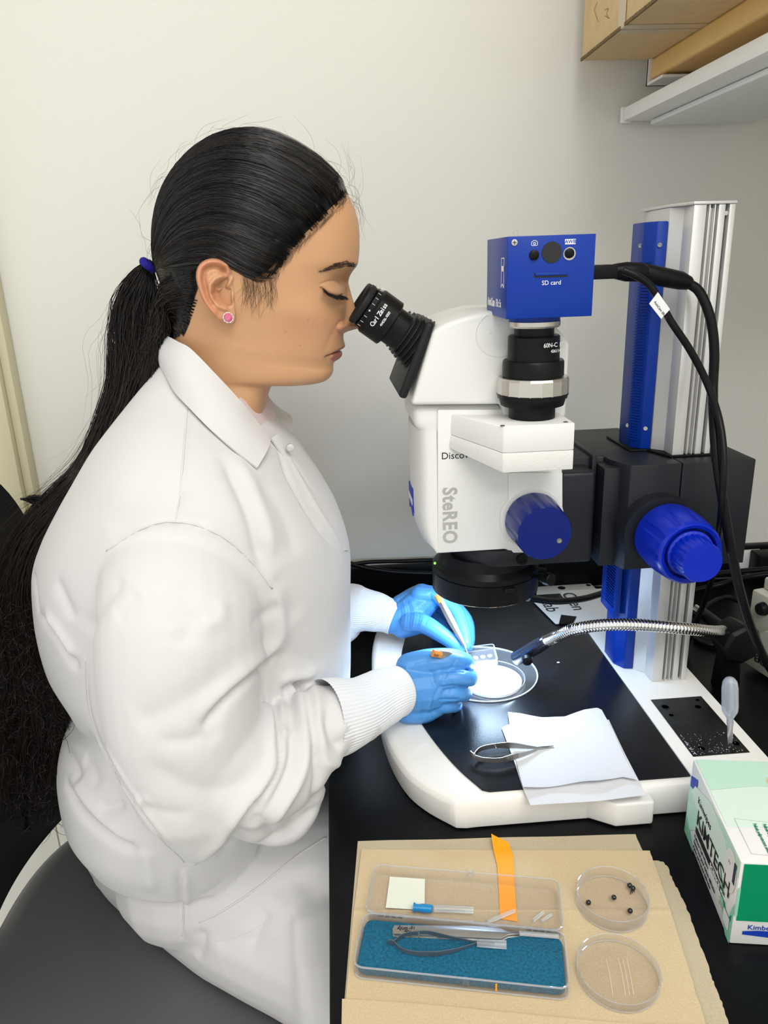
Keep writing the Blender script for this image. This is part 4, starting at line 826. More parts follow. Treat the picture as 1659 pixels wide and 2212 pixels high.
# --- light source box on the far right
A_ = gz(1604, 1427, TABLE+.008); B_ = gz(1659, 1463, TABLE+.008); dAB = _n(B_-A_); dP = np.array((-dAB[1], dAB[0], 0)); dP = dP if dP[0] > 0 else -dP
hS = gy(1607, 1273, A_[1])[2]-TABLE
A2 = A_-dAB*.0
ls = empty('light_source', A2*[1, 1, 0]+Zd*TABLE, 'cream light source box with a black knob, behind the clamp at the right edge', 'light source')
def bx_(u0, u1, v0, v1, z0, z1): v, f = box(u0, u1, v0, v1, z0, z1); return np.array([A2*[1, 1, 0]+dAB*p[0]+dP*p[1]+Zd*(TABLE+p[2]) for p in v]), f
make('case', bx_(0, .16, 0, .13, .006, hS), 'cream2', ls, bev=.003)
make('lid', bx_(.004, .156, .012, .125, hS+.0003, hS+.016), 'cream2', ls, bev=.003)
for u in (.02, .13): make('rubber_foot', bx_(u, u+.015, .01, .025, 0, .0059), 'rubber', ls, bev=.001)
pk = A2*[1, 1, 0]+dAB*.022+Zd*(gy(1639, 1306, A_[1]-.01)[2]); make('dial', lathe([(0, .0085), (.004, .008), (.007, .0068)], pk, -dP, 30), 'plastic', ls)
pk2 = A2*[1, 1, 0]+dAB*.045+Zd*(TABLE+hS*.45); make('front_ring', lathe([(0, .022), (.006, .021), (.006, .016)], pk2, -dP, 40), 'cream2', ls)
text('EKE', .012, A2*[1, 1, 0]+dAB*.018+Zd*(TABLE+.022)-dP*.0003, dAB, Zd, 'print_k', ls, bold=.0003)
# --- white perforated strip and the taped name card
q = [gz(*p, TABLE+.004) for p in ((1160, 1268), (1272, 1258), (1298, 1283), (1158, 1297))]
st = make('perforated_strip', prism2(np.array(q)*[1, 1, 0]+Zd*(TABLE+.001), np.array(q)*[1, 1, 0]+Zd*(TABLE+.005)), 'white', bev=.0006); tag(st, 'white flat strip with round holes on the bench behind the ring light', 'strip')
for px, py, r in ((1213, 1270, .006), (1271, 1264, .004)): make('hole', lathe([(0, r), (.0003, r)], gz(px, py, TABLE+.0052), Zd, 20), 'print_k', st)
ZC = ST+.0028
q = [gz(*p, ZC) for p in ((1152, 1300), (1312, 1286), (1325, 1345), (1200, 1348))]
nc = make('name_card', prism2(np.array(q)*[1, 1, 0]+Zd*ZC, np.array(q)*[1, 1, 0]+Zd*(ZC+.0006)), 'paper'); tag(nc, 'white paper name card with large lettering lying on the back of the stage', 'card')
text('Chen', .0270, gz(1224, 1280, ZC+.001), _n(gz(1257, 1335, ZC)-gz(1224, 1290, ZC)), Xd, 'print_k', nc)
text('Lab', .0270, gz(1178, 1296, ZC+.001), _n(gz(1212, 1335, ZC)-gz(1180, 1290, ZC)), Xd, 'print_k', nc)
q = [gz(*p, ZC) for p in ((1212, 1330), (1245, 1334), (1238, 1348), (1207, 1350))]
make('black_tab', prism2(np.array(q)*[1, 1, 0]+Zd*(ZC+.001), np.array(q)*[1, 1, 0]+Zd*(ZC+.0016)), 'plastic', nc)
# --- cables
def cable(P, r, lab, n=80, nm='cable'):
    o = make(nm, tube(smooth_path(P, n), r, 12), 'cable', smooth=60, fixn=False); return tag(o, lab, 'cable', 'black cables around the microscope')
xe = xB
c1_ = empty('camera_cable', gy(1290, 588, .705), 'thick black camera cable with a long moulded connector, curving down beside the column', 'cable')
make('connector', box(xe+.0005, xe+.030, .684, .712, gy(1300, 603, .69)[2], gy(1300, 572, .69)[2]), 'plastic', c1_, bev=.0012)
make('connector_ring', lathe([(0, .0075), (.008, .0075)], gy(1372, 585, .715), _n(gy(1392, 590, .715)-gy(1372, 585, .715)), 20), 'steel', c1_)
make('connector_sleeve', captube([gy(1330, 586, .712), gy(1352, 587, .713), gy(1384, 588, .714)], [.0070, .0088, .0085], 16), 'plastic', c1_, smooth=60)
make('connector_body', captube([gy(1396, 590, .716), gy(1430, 598, .716), gy(1470, 606, .716), gy(1482, 610, .716)], [.0085, .0088, .0084, .0070], 16), 'plastic', c1_, smooth=60)
make('cord', tube(smooth_path([gy(1482, 609, .716), gy(1512, 632, .712), gy(1535, 690, .705), gy(1543, 760, .70), gy(1540, 850, .695), gy(1545, 960, .67), gy(1558, 1060, .655), gy(1578, 1180, .65), gy(1602, 1290, .65), gy(1632, 1380, .66), gy(1668, 1450, .67), gy(1720, 1520, .70)], 110), .0046, 14), 'cable', c1_, smooth=60, fixn=False)
c2_ = empty('camera_cable', gy(1350, 595, .69), 'thinner black camera cable wearing a white flag label', 'cable')
make('cord', tube(smooth_path([gy(1346, 584, .693), gy(1375, 596, .69), gy(1405, 618, .688), gy(1425, 650, .686), gy(1450, 695, .684), gy(1490, 755, .682), gy(1525, 822, .68), gy(1552, 900, .672), gy(1563, 975, .655), gy(1562, 1050, .648), gy(1556, 1130, .66), gy(1545, 1220, .75), gy(1525, 1290, .82), gy(1503, 1345, .84), gy(1480, 1400, .86)], 120), .0034, 12), 'cable', c2_, smooth=60, fixn=False)
tq = [gy(*p, .6795) for p in ((1421, 631), (1447, 668), (1428, 689), (1402, 656))]; Tq = np.array(tq); fl_ = make('flag_label', prism2(Tq, Tq-Yd*.0004), 'paper', c2_)
text('AxioCam ERc 5s', .0030, gy(1414, 651, .6789), _n(Tq[1]-Tq[0]), _n(Tq[0]-Tq[3]), 'print_k', fl_)
cable([gy(1140, 1292, .80), gy(1200, 1299, .83), gy(1262, 1293, .86), gy(1320, 1277, .90), gy(1400, 1262, .95), gy(1480, 1250, .98), gy(1560, 1238, 1.0), gy(1700, 1225, 1.0)], .0042, 'black ring light cable running right, behind the column base')
def bk(pts, r, lab): return cable([gy(px, py, 1.065) for px, py in pts], r, lab)
bk([(700, 1222), (757, 1219), (800, 1214), (870, 1212), (940, 1210), (1050, 1214), (1180, 1230)], .0032, 'upper of the two black cables along the backsplash')
bk([(700, 1210), (757, 1218), (800, 1228), (860, 1236), (940, 1238), (1000, 1232)], .0040, 'lower black cable sagging along the backsplash behind the far hand')
cable([gz(1175, 1262, TABLE+.004), gz(1240, 1245, TABLE+.004), gz(1300, 1235, TABLE+.004), gz(1330, 1250, TABLE+.004)], .0045, 'short black cable loop behind the name card', 40)
cable([gy(1500, 1275, .97), gy(1560, 1262, .97), gy(1610, 1248, .95), gy(1700, 1236, .93)], .0045, 'black cable bending toward the cream box at the right', 40)
cable([gy(1500, 1330, .90), gy(1540, 1300, .93), gy(1570, 1290, .95), gy(1600, 1300, .95)], .0035, 'thin black cable loop right of the column foot', 40)
cable([gz(1500, 1378, TABLE+.004), gz(1530, 1392, TABLE+.004), gz(1570, 1392, TABLE+.004), gz(1600, 1380, TABLE+.004)], .0035, 'thin black cable lying on the bench under the clamp', 30)
pw = empty('power_outlet', gy(1615, 1225, 1.07), 'white cable outlet plate at the back right of the bench', 'outlet')
a_ = gy(1590, 1240, WY-.02); b_ = gy(1645, 1188, WY-.02)
make('outlet_plate', box(a_[0], b_[0], WY-.022, WY-.0142, a_[2], b_[2]), 'white', pw, bev=.001)
make('plug', box(b_[0]-.02, b_[0]+.05, WY-.05, WY-.0225, a_[2]+.004, b_[2]+.003), 'plastic', pw, bev=.002)
# crumbs on the stage
tag(make('crumb', ellip(gz(1206, 1431, ST+.0026), (.002, .0014, .0008), 8, 6), 'cream2'), 'tiny pale crumb on the black stage plate', 'crumb')
# ================================================================== the person: head
YM = .776; MPP = np.linalg.norm(gy(701, 600, YM)-gy(700, 600, YM))
def pip(u, v, poly):
    poly = np.asarray(poly, float); c = np.zeros(u.shape, bool); n = len(poly)
    for i in range(n):
        x0, y0 = poly[i]; x1, y1 = poly[(i+1) % n]
        if y0 == y1: continue
        c ^= ((y0 > v) != (y1 > v)) & (u < (x1-x0)*(v-y0)/(y1-y0)+x0)
    return c
def pld(u, v, L):
    """distance of (u,v) to a polyline"""
    d = np.full(u.shape, 1e9)
    for (x0, y0), (x1, y1) in zip(L[:-1], L[1:]):
        dx, dy = x1-x0, y1-y0; t = np.clip(((u-x0)*dx+(v-y0)*dy)/(dx*dx+dy*dy+1e-9), 0, 1); d = np.minimum(d, np.hypot(u-x0-t*dx, v-y0-t*dy))
    return d
HR = [ # Fx,Fy,Bx,By,half width(mm),position of widest,front power,back power
 (566, 293, 556, 293, 4, .5, 2, 2), (600, 300, 520, 294, 26, .5, 2, 2), (640, 318, 468, 306, 44, .5, 2, 2), (688, 350, 424, 334, 58, .5, 2.1, 2), (724, 386, 386, 374, 66.5, .52, 2.15, 2),
 (750, 420, 362, 415, 71, .53, 2.2, 2), (766, 452, 350, 452, 73.5, .53, 2.3, 2), (775, 490, 344, 490, 74.5, .53, 2.4, 2), (776.5, 530, 343, 527, 74.5, .52, 2.45, 2), (774, 560, 345, 552, 73.5, .52, 2.5, 2),
 (769, 575, 347, 562, 73, .52, 2.5, 2), (758, 592, 350, 575, 72, .52, 2.5, 2), (752, 610, 354, 588, 71, .52, 2.45, 2), (749.5, 630, 360, 602, 70, .53, 2.4, 2.1), (748, 655, 367, 622, 69, .54, 2.35, 2.1), (746.5, 680, 374, 642, 67.5, .54, 2.3, 2.1),
 (744, 705, 378, 662, 65, .55, 2.25, 2.1), (742, 720, 380, 675, 63.5, .55, 2.2, 2.1), (741, 735, 380, 688, 62, .56, 2.2, 2.1), (738.5, 752, 379, 702, 60.5, .56, 2.2, 2.1), (733, 768, 377, 715, 59.5, .56, 2.2, 2.1), (724, 780, 376, 724, 58.5, .56, 2.25, 2.1),
 (719, 790, 374, 733, 57.5, .56, 2.3, 2.1), (718, 800, 372, 742, 57, .56, 2.35, 2.1), (713, 811, 370, 752, 56.5, .56, 2.4, 2.1), (702, 820, 367, 762, 56, .55, 2.4, 2.1), (682, 825, 364, 772, 55.5, .53, 2.35, 2.1), (655, 827, 361, 783, 55, .5, 2.2, 2.1), (628, 826, 358, 795, 54.5, .5, 2.1, 2.1),
 (602, 823, 355, 808, 54, .48, 2.4, 2.1), (586, 826, 352, 822, 54.5, .46, 2.8, 2.1), (576, 838, 349, 838, 56, .45, 3.1, 2.1), (569, 860, 345, 852, 58, .45, 3.1, 2.1), (566, 890, 335, 866, 64, .45, 2.8, 2.1), (575, 925, 315, 890, 85, .5, 2.2, 2.2),
 (600, 960, 280, 930, 112, .5, 2.3, 2.3), (640, 1010, 230, 990, 140, .5, 2.4, 2.4), (690, 1090, 170, 1080, 150, .5, 2.4, 2.4), (710, 1200, 140, 1200, 145, .5, 2.4, 2.4), (700, 1330, 160, 1340, 135, .5, 2.3, 2.3), (680, 1460, 215, 1480, 130, .5, 2.3, 2.3), (650, 1580, 200, 1600, 150, .5, 2.3, 2.3), (610, 1680, 220, 1720, 150, .5, 2.3, 2.3)]
def dense(R, cnt):
    R = np.array(R, float); n = len(R)
    Q = np.concatenate([[2*R[0]-R[1]], R, [2*R[-1]-R[-2]]]); out = []
    for i in range(n-1):
        a, b_, c, d = Q[i:i+4]; k = cnt(R[i], R[i+1])
        for j in range(k):
            u = j/k; lin = b_*(1-u)+c*u; cr_ = .5*((2*b_)+(-a+c)*u+(2*a-5*b_+4*c-d)*u*u+(-a+3*b_-3*c+d)*u**3); out.append(cr_*.8+lin*.2)
    out.append(R[-1]); return np.array(out)
def loft(R, nt, Y0=YM):
    th = np.arange(nt)*2*math.pi/nt; out = []
    for r in R:
        F_ = gy(r[0], r[1], Y0); B_ = gy(r[2], r[3], Y0); s = (1-np.cos(th))/2; m, pf, pb = r[5:8]
        a = np.where(s < m, np.clip((m-s)/m, 0, 1)**pf, np.clip((s-m)/(1-m), 0, 1)**pb); p = np.where(s < m, pf, pb)
        g = np.clip(1-a, 0, 1)**(1/p)*np.where(th < math.pi, 1, -1); g[0] = 0
        if nt % 2 == 0: g[nt//2] = 0
        P = F_[None]+(B_-F_)[None]*s[:, None]; P[:, 1] = Y0-g*r[4]/1000; out.append(P)
    return np.array(out)
def cntf(a, b_):
    L = max(np.hypot(a[0]-b_[0], a[1]-b_[1]), np.hypot(a[2]-b_[2], a[3]-b_[3])*.6); face = 555 < a[1] < 829 and a[0] > 600
    return max(2, int(L/(1.25 if face else 4)))
R = dense(HR, cntf); NT = 240
for c_ in range(2, 8):
    kw = 10; pad_ = np.r_[np.full(kw, R[0, c_]), R[:, c_], np.full(kw, R[-1, c_])]; sm_ = np.convolve(pad_, np.hanning(2*kw+1)/np.hanning(2*kw+1).sum(), 'same')[kw:-kw]; wt = np.clip((np.arange(len(R))-8)/12, 0, 1); R[:, c_] = R[:, c_]*(1-wt)+sm_*wt
H = loft(R, NT); nr = len(R)
def gridnormals(H):
    du = np.gradient(H, axis=0); dv = (np.roll(H, -1, 1)-np.roll(H, 1, 1)); N = np.cross(du, dv); N /= np.linalg.norm(N, axis=2)[..., None]+1e-12
    c = H.mean(1, keepdims=True); s = np.sign((N*(H-c)).sum(2).mean()); return N*s
N = gridnormals(H)
def uvd(H):
    P = H.copy(); d = np.abs(P[..., 1]-YM)/MPP; P[..., 1] = YM; q = projn(P); return q[..., 0], q[..., 1], d
u, v, d = uvd(H); U0, V0 = u.copy(), v.copy()
front = (u > 560)
def G(cu, cv, su, sv, rot=0):
    c, s = math.cos(math.radians(rot)), math.sin(math.radians(rot)); a = (u-cu)*c+(v-cv)*s; b_ = -(u-cu)*s+(v-cv)*c
    return np.exp(-(a/su)**2-(b_/sv)**2)
D = np.zeros(u.shape)
D -= 6.5*G(733, 606, 19, 13, 20)*front            # orbit under the brow
D -= 3.0*G(741, 622, 6, 16, -12)*front            # inner orbit
D += 7.5*G(717, 629, 17, 12.5, 20)*front          # lid over the eyeball
D -= 1.6*np.exp(-(pld(u, v, [(694, 611), (708, 606), (724, 606), (736, 613)])/2.6)**2)*front
D -= 2.4*np.exp(-(pld(u, v, [(694, 618), (706, 629), (722, 636), (738, 634)])/2.0)**2)*front   # lash line
D -= 1.7*np.exp(-(pld(u, v, [(698, 643), (716, 655), (736, 656)])/4.5)**2)*front
D += 2.8*G(748, 573, 26, 8, -10)*front            # brow ridge
D += 4.5*G(668, 668, 44, 32, 15)*front            # cheekbone
D -= 3.0*G(640, 560, 45, 30)
D += 2.5*G(690, 715, 34, 32)
D -= 1.1*np.exp(-(pld(u, v, [(724, 700), (712, 722), (702, 748)])/6)**2)*front  # nasolabial
D += 3.0*G(700, 800, 26, 16)*front
D -= 3.2*G(708, 768, 9, 9)*front                  # beside the mouth corner
Nd = N.copy(); H = H+Nd*(D*MPP)[..., None]
# nose, lips: pushed forward
fx = gy(701, 640, YM)-gy(700, 640, YM)
def itp(x, xs, ys): return np.interp(x, xs, ys)
nose_ = itp(v, [594, 600, 610, 629, 645, 656, 680, 696, 702, 707, 711, 714, 717, 720], [0, .5, 3, 8.2, 13, 17, 25.5, 30.5, 31.5, 30.5, 25, 15, 4, 0])
sg = itp(v, [594, 610, 630, 655, 680, 700, 715], [20, 15, 13.5, 16, 21, 24, 22])
nl = np.exp(-np.abs(d/sg)**2.6)
push = nose_*nl
lip = itp(v, [726, 734, 740, 745, 748, 751, 754.5, 757, 760, 764, 769, 774, 778, 783, 790], [0, 1.2, 3.6, 5.8, 6.0, 4, -3.5, -2.5, 2.6, 4.8, 5.8, 4.2, -.4, -1.8, 0])
push += lip*np.exp(-np.abs(d/44)**2.4)
philt = -1.4*np.exp(-((v-730)/8)**2-(d/5)**2); push += philt
push *= (U0 > 640)
H = H+fx[None, None]*push[..., None]
# alae and nostrils
Yf = np.array((0, -1., 0)); sd = np.sign(YM-H[..., 1])
wing = 11.5*np.exp(-((u-740)/10)**2-((v-703)/9)**2)+3*np.exp(-((u-748)/10)**2-((v-700)/9)**2)
H[..., 1] -= sd*wing*MPP*(d > 3)*np.clip(d/12, 0, 1)*(U0 > 640); H[..., 0] += wing*.35*MPP*(U0 > 640)
alar = np.exp(-(pld(u, v, [(734, 690), (727, 697), (726, 706), (733, 714)])/2.6)**2)*(U0 > 640)*(d > 12)
H = H-N*(alar*2.6*MPP)[..., None]
mouth = np.exp(-(pld(u, v, [(742, 754.5), (722, 757), (705, 763)])/1.9)**2)*(U0 > 640)
H = H-N*(mouth*3.4*MPP)[..., None]
u2, v2, d2 = uvd(H)
nost = np.exp(-((u2-756)/8)**2-((v2-711)/3.4)**2)*np.exp(-((d2-15)/10)**2)*(U0 > 640)
H[..., 2] += nost*.0035
# ---- skin colour, with nostril and mouth crease shade painted in
col = np.tile(np.array((.60, .335, .175)), (H.shape[0], H.shape[1], 1))
def mixc(m, c): 
    global col
    m = np.clip(m, 0, 1)[..., None]; col = col*(1-m)+np.array(c)*m
mixc(.30*np.exp(-((u-680)/60)**2-((v-700)/50)**2), (.66, .30, .19))
mixc(.5*np.exp(-((u-762)/25)**2-((v-700)/20)**2), (.58, .25, .15))
mixc(.35*np.exp(-((u-722)/26)**2-((v-626)/16)**2), (.42, .21, .13))
up_lip = pip(u2, v2, [(756, 742), (748, 743), (738, 745.5), (722, 752), (705, 763), (722, 758), (745, 756), (756, 756)]) & (d < 62) & (U0 > 640)
lo_lip = pip(u2, v2, [(705, 763), (722, 757), (750, 754), (752, 776), (735, 778), (722, 776), (712, 770)]) & (d < 58) & (U0 > 640)
mixc(.80*(up_lip | lo_lip), (.34, .085, .07)); mixc(.85*mouth, (.12, .03, .025)); mixc(.9*nost, (.12, .04, .03))  # lips in their own colour; mouth line and nostrils darkened as shade
mixc(.28*np.exp(-(pld(u, v, [(694, 584), (720, 574), (748, 567), (768, 572)])/5.5)**2)*front, (.12, .06, .035))
mixc(.75*np.exp(-(pld(u, v, [(695, 618), (706, 629), (722, 636), (738, 635)])/2.2)**2)*front, (.03, .016, .012))
for mu, mv in ((666, 681), (624, 706), (651, 735), (606, 746), (704, 684)): mixc(.4*np.exp(-((u-mu)**2+(v-mv)**2)/3.0), (.18, .08, .05))
mk = np.clip((592-U0)/30, 0, 1)*np.clip((V0-770)/20, 0, 1)*np.clip((900-V0)/25, 0, 1)
for _ in range(260): H[1:-1] += (.5*(H[:-2]+H[2:])-H[1:-1])*(mk[1:-1, :, None]*.9)
HV, HF = H.reshape(-1, 3), []
for i in range(nr-1):
    for j in range(NT): HF.append((i*NT+j, i*NT+(j+1) % NT, (i+1)*NT+(j+1) % NT, (i+1)*NT+j))
HF.append(tuple(range(NT-1, -1, -1))); HF.append(tuple((nr-1)*NT+j for j in range(NT)))
HC = col.reshape(-1, 3)
head_tree = bvh(HV, HF)
# ---- ear
EO = [(499, 580), (493, 570), (484, 564), (472, 559.5), (460, 558), (447, 560), (436, 566), (428, 575), (424, 587), (423.5, 602), (427, 618), (432, 634), (439, 650), (447, 663), (456, 674), (465, 685), (474, 693), (484, 698), (494, 700.5), (502, 699), (506, 692), (507, 680), (506, 665), (505, 650), (505, 635), (505, 620), (504, 604), (502, 590)]
EO = smooth_path([(a, b_, 0) for a, b_ in EO+[EO[0]]], 97)[:-1, :2]; ec = np.array((472., 628.))
nrr = 40; ear = []; ecol = []
for i in range(nrr+1):
    r = i/nrr; P = ec+(EO-ec)*r; uu, vv = P[:, 0], P[:, 1]
    off = np.interp(uu, [424, 470, 507], [15.5, 8.5, 0.5])
    near_rim = (uu < 497) | (vv < 585)
    rimd = pld(uu, vv, [(492, 588), (488, 574), (474, 566), (459, 565), (444, 569), (434, 578), (431, 592), (431, 606), (436, 628), (444, 648), (454, 664), (464, 676)])
    off = off+3.6*np.exp(-(rimd/6.5)**2)
    off -= 3.0*np.exp(-(pld(uu, vv, [(484, 582), (466, 576), (450, 578), (441, 588), (440, 604), (445, 626), (453, 646), (459, 656)])/5.0)**2)
    off += 3.4*np.exp(-(pld(uu, vv, [(479, 596), (464, 603), (454, 616), (453, 634), (460, 650), (472, 662), (486, 667)])/6.0)**2)
    off -= 3.5*np.exp(-(((uu-483)/9)**2+((vv-588)/7)**2))
    inner = pip(uu, vv, [(491, 603), (476, 607), (463, 617), (459, 634), (465, 647), (480, 656), (492, 661), (499, 657), (498, 640), (497, 628), (488, 621), (490, 612)])
    cd_ = pld(uu, vv, [(491, 603), (476, 607), (463, 617), (459, 634), (465, 647), (480, 656), (492, 661), (499, 657), (498, 640), (497, 628), (488, 621), (490, 612), (491, 603)])
    sdv = np.where(inner, cd_, -cd_); conch = 1/(1+np.exp(-sdv/1.6)); off -= conch*(9+4*np.exp(-((uu-490)/9)**2-((vv-642)/9)**2))
    off += 3.5*np.exp(-(((uu-501)/5)**2+((vv-642)/9)**2))+2.2*np.exp(-(pld(uu, vv, [(503, 600), (495, 612), (482, 622), (472, 626)])/4.5)**2)
    off += 1.5*np.exp(-(((uu-484)/14)**2+((vv-683)/10)**2))
    off -= 5*np.clip((r-.93)/.07, 0, 1)**2*(uu < 498)
    base = .7075; Yv = base-off*.001
    ear.append([gy(a, b_, y) for a, b_, y in zip(uu, vv, Yv)])
    c = np.tile(np.array((.60, .32, .175)), (len(uu), 1)); m = (.5*np.exp(-(rimd/10)**2)+.4*conch)[:, None]; c = c*(1-m)+np.array((.62, .24, .15))*m; ecol.append(c)
for kx_, yo in ((.985, 6.5), (.93, 12), (.80, 20)):
    P = ec+np.array((4, 0))+(EO-ec)*kx_; off = np.interp(P[:, 0], [424, 470, 507], [15.5, 8.5, 0.5]); ear.append([gy(a, b_, .7075-max(o_-yo, -6)*.001) for (a, b_), o_ in zip(P, off)]); ecol.append(np.tile(np.array((.6, .32, .19)), (len(EO), 1)))
ear = np.array(ear); ecol = np.array(ecol); ne = ear.shape[1]
EV = ear.reshape(-1, 3); EF = [(i*ne+j, i*ne+(j+1) % ne, (i+1)*ne+(j+1) % ne, (i+1)*ne+j) for i in range(ear.shape[0]-1) for j in range(ne)]
EV2 = EV.copy(); EV2[:, 1] = 2*YM-EV2[:, 1]; EF2 = [q[::-1] for q in EF]
# ---- hidden arms and legs of the body, one smooth skin with the torso end
def ch(L): return np.array([gy(a, b_, y) for a, b_, y, r in L]), np.array([l[3] for l in L])
ARM = [(400, 1230, .67, .035), (400, 1400, .63, .035), (430, 1660, .61, .03), (620, 1600, .63, .025), (780, 1530, .672, .02), (868, 1492, .694, .016)]
FARM = [(480, 1130, .94, .05), (520, 1300, .95, .043), (600, 1440, .94, .036), (720, 1340, .91, .02), (850, 1337, .872, .014)]
limbs = []
for A_ in (ARM, FARM): P, r_ = ch(A_); limbs.append(captube(smooth_path(P, 30), np.interp(np.linspace(0, len(r_)-1, 30), range(len(r_)), r_), 16))
hip = np.array((-.19, YM, .60))
for sgn in (-1, 1):
    K = [hip+(0, sgn*.05, .0), hip+(.12, sgn*.07, .0), np.array((.20, YM+sgn*.12, .56)), np.array((.23, YM+sgn*.13, .45)), np.array((.21, YM+sgn*.13, .28)), np.array((.19, YM+sgn*.13, .09))]
    limbs.append(captube(smooth_path(K, 40), np.interp(np.linspace(0, 5, 40), range(6), [.055, .05, .045, .045, .04, .03]), 16))
LV, LF = J(*limbs)
cols = np.concatenate([HC, ecol.reshape(-1, 3), ecol.reshape(-1, 3), np.tile(np.array((.58, .33, .19)), (len(LV), 1))])
BV, BF = J((HV, HF), (EV, EF), (EV2, EF2), (LV, LF))
person = make('person', (BV, BF), 'skin', smooth=180, org=(-.2, YM, 0), fixn=False)
ca_ = person.data.color_attributes.new('skin', 'FLOAT_COLOR', 'POINT')
ca_.data.foreach_set('color', np.concatenate([cols, np.ones((len(cols), 1))], 1).astype(np.float32).ravel())
bm = bmesh.new(); bm.from_mesh(person.data); bmesh.ops.recalc_face_normals(bm, faces=bm.faces); bm.to_mesh(person.data); bm.free()
tag(person, 'seated woman in a white lab coat and blue gloves bending over the eyepieces', 'person')
# ---- hair cap over the skull
HL = [(756, 417), (740, 440), (713, 467), (674, 508), (636, 543), (617, 571), (597, 600), (574, 606), (540, 588), (521, 571), (486, 561), (450, 578), (455, 615), (436, 663), (417, 712), (372, 742)]
HPOLY = HL+[(300, 780), (240, 600), (240, 300), (500, 200), (800, 250), (800, 400)]
inside = pip(U0, V0, HPOLY); dist = pld(U0, V0, HL); sdh = np.where(inside, dist, -dist)
Hb = loft(R, NT); Nb = gridnormals(Hb)
tt = np.clip((sdh+2)/38, 0, 1); tt = tt*tt*(3-2*tt); thick = 12.5*tt-1.5
thick += 5*np.exp(-((U0-400)/45)**2-((V0-560)/70)**2)*inside+3.5*np.exp(-((U0-560)/60)**2-((V0-560)/26)**2)*inside
HH = Hb+Nb*(thick*MPP)[..., None]
keep = (sdh > -4) & (V0 < 775)
CF = [(i*NT+j, i*NT+(j+1) % NT, (i+1)*NT+(j+1) % NT, (i+1)*NT+j) for i in range(nr-1) for j in range(NT) if keep[i, j] and keep[i, (j+1) % NT] and keep[i+1, j] and keep[i+1, (j+1) % NT]]
CF.append(tuple(range(NT-1, -1, -1)))
used_ = np.zeros(len(HV), int)-1; ids = sorted({k for f in CF for k in f}); used_[ids] = range(len(ids))
CV = HH.reshape(-1, 3)[ids]; CF = [tuple(int(used_[k]) for k in f) for f in CF]
hair = make('hair', (CV, CF), 'hair', person, smooth=180, org=(-.1, YM, 1.0))
cap_tree = bvh(CV, CF)
def lat(tree, u_, v_, side=-1):
    p = gy(u_, v_, YM); h = tree.ray_cast(Vector((p[0], YM+side*.3, p[2])), Vector((0, -side, 0)))
    return None if h[0] is None else h[0][1]
def strand_mesh(paths, r0, r1=.4, sides=3):
    """many thin tubes, fast"""
    Vs = []; Fs = []; o = 0
    for P in paths:
        m = len(P); T = np.gradient(P, axis=0); T /= np.linalg.norm(T, axis=1)[:, None]+1e-9
        a = np.array((0.3, 1, .2)); S = np.cross(T, a); S /= np.linalg.norm(S, axis=1)[:, None]+1e-9; W_ = np.cross(T, S)
        rr = r0*np.interp(np.linspace(0, 1, m), [0, .15, .7, 1], [.12, 1, 1, r1])[:, None]; K = []
        for k in range(sides): an = 2*math.pi*k/sides; K.append(P+rr*(S*math.cos(an)+W_*math.sin(an)))
        V = np.stack(K, 1).reshape(-1, 3); Vs.append(V)
        for i in range(m-1):
            for k in range(sides): k2 = (k+1) % sides; Fs.append((o+i*sides+k, o+i*sides+k2, o+(i+1)*sides+k2, o+(i+1)*sides+k))
        o += len(V)
    return np.concatenate(Vs), Fs
def poly_at(L, t):
    L = np.asarray(L, float); s = np.r_[0, np.cumsum(np.hypot(*np.diff(L, axis=0).T))]; s /= s[-1]; return np.stack([np.interp(t, s, L[:, 0]), np.interp(t, s, L[:, 1])], -1)
TOPL = [(752, 421), (733, 381), (692, 346), (630, 311), (579, 294), (524, 289), (486, 293), (432, 315), (391, 345), (360, 386), (344, 424), (335, 466), (330, 508), (329, 545), (331, 580)]
LOWL = [(600, 602), (574, 604), (540, 588), (515, 571), (486, 556), (455, 556), (420, 562), (385, 572), (352, 580), (333, 585)]
HLN = [(753, 421), (738, 441), (713, 468), (674, 509), (636, 544), (612, 580), (598, 603)]
def _sm(L, n=15, w_=19):
    q = poly_at(L, np.linspace(0, 1, 81)); k_ = np.hanning(w_)/np.hanning(w_).sum(); p_ = np.stack([np.convolve(np.r_[np.full(w_, q[0, i]), q[:, i], np.full(w_, q[-1, i])], k_, 'same')[w_:-w_] for i in (0, 1)], 1); p_[0], p_[-1] = q[0], q[-1]; return p_[np.linspace(0, 80, n).astype(int)]
SLOW = _sm(LOWL, 15, 33)
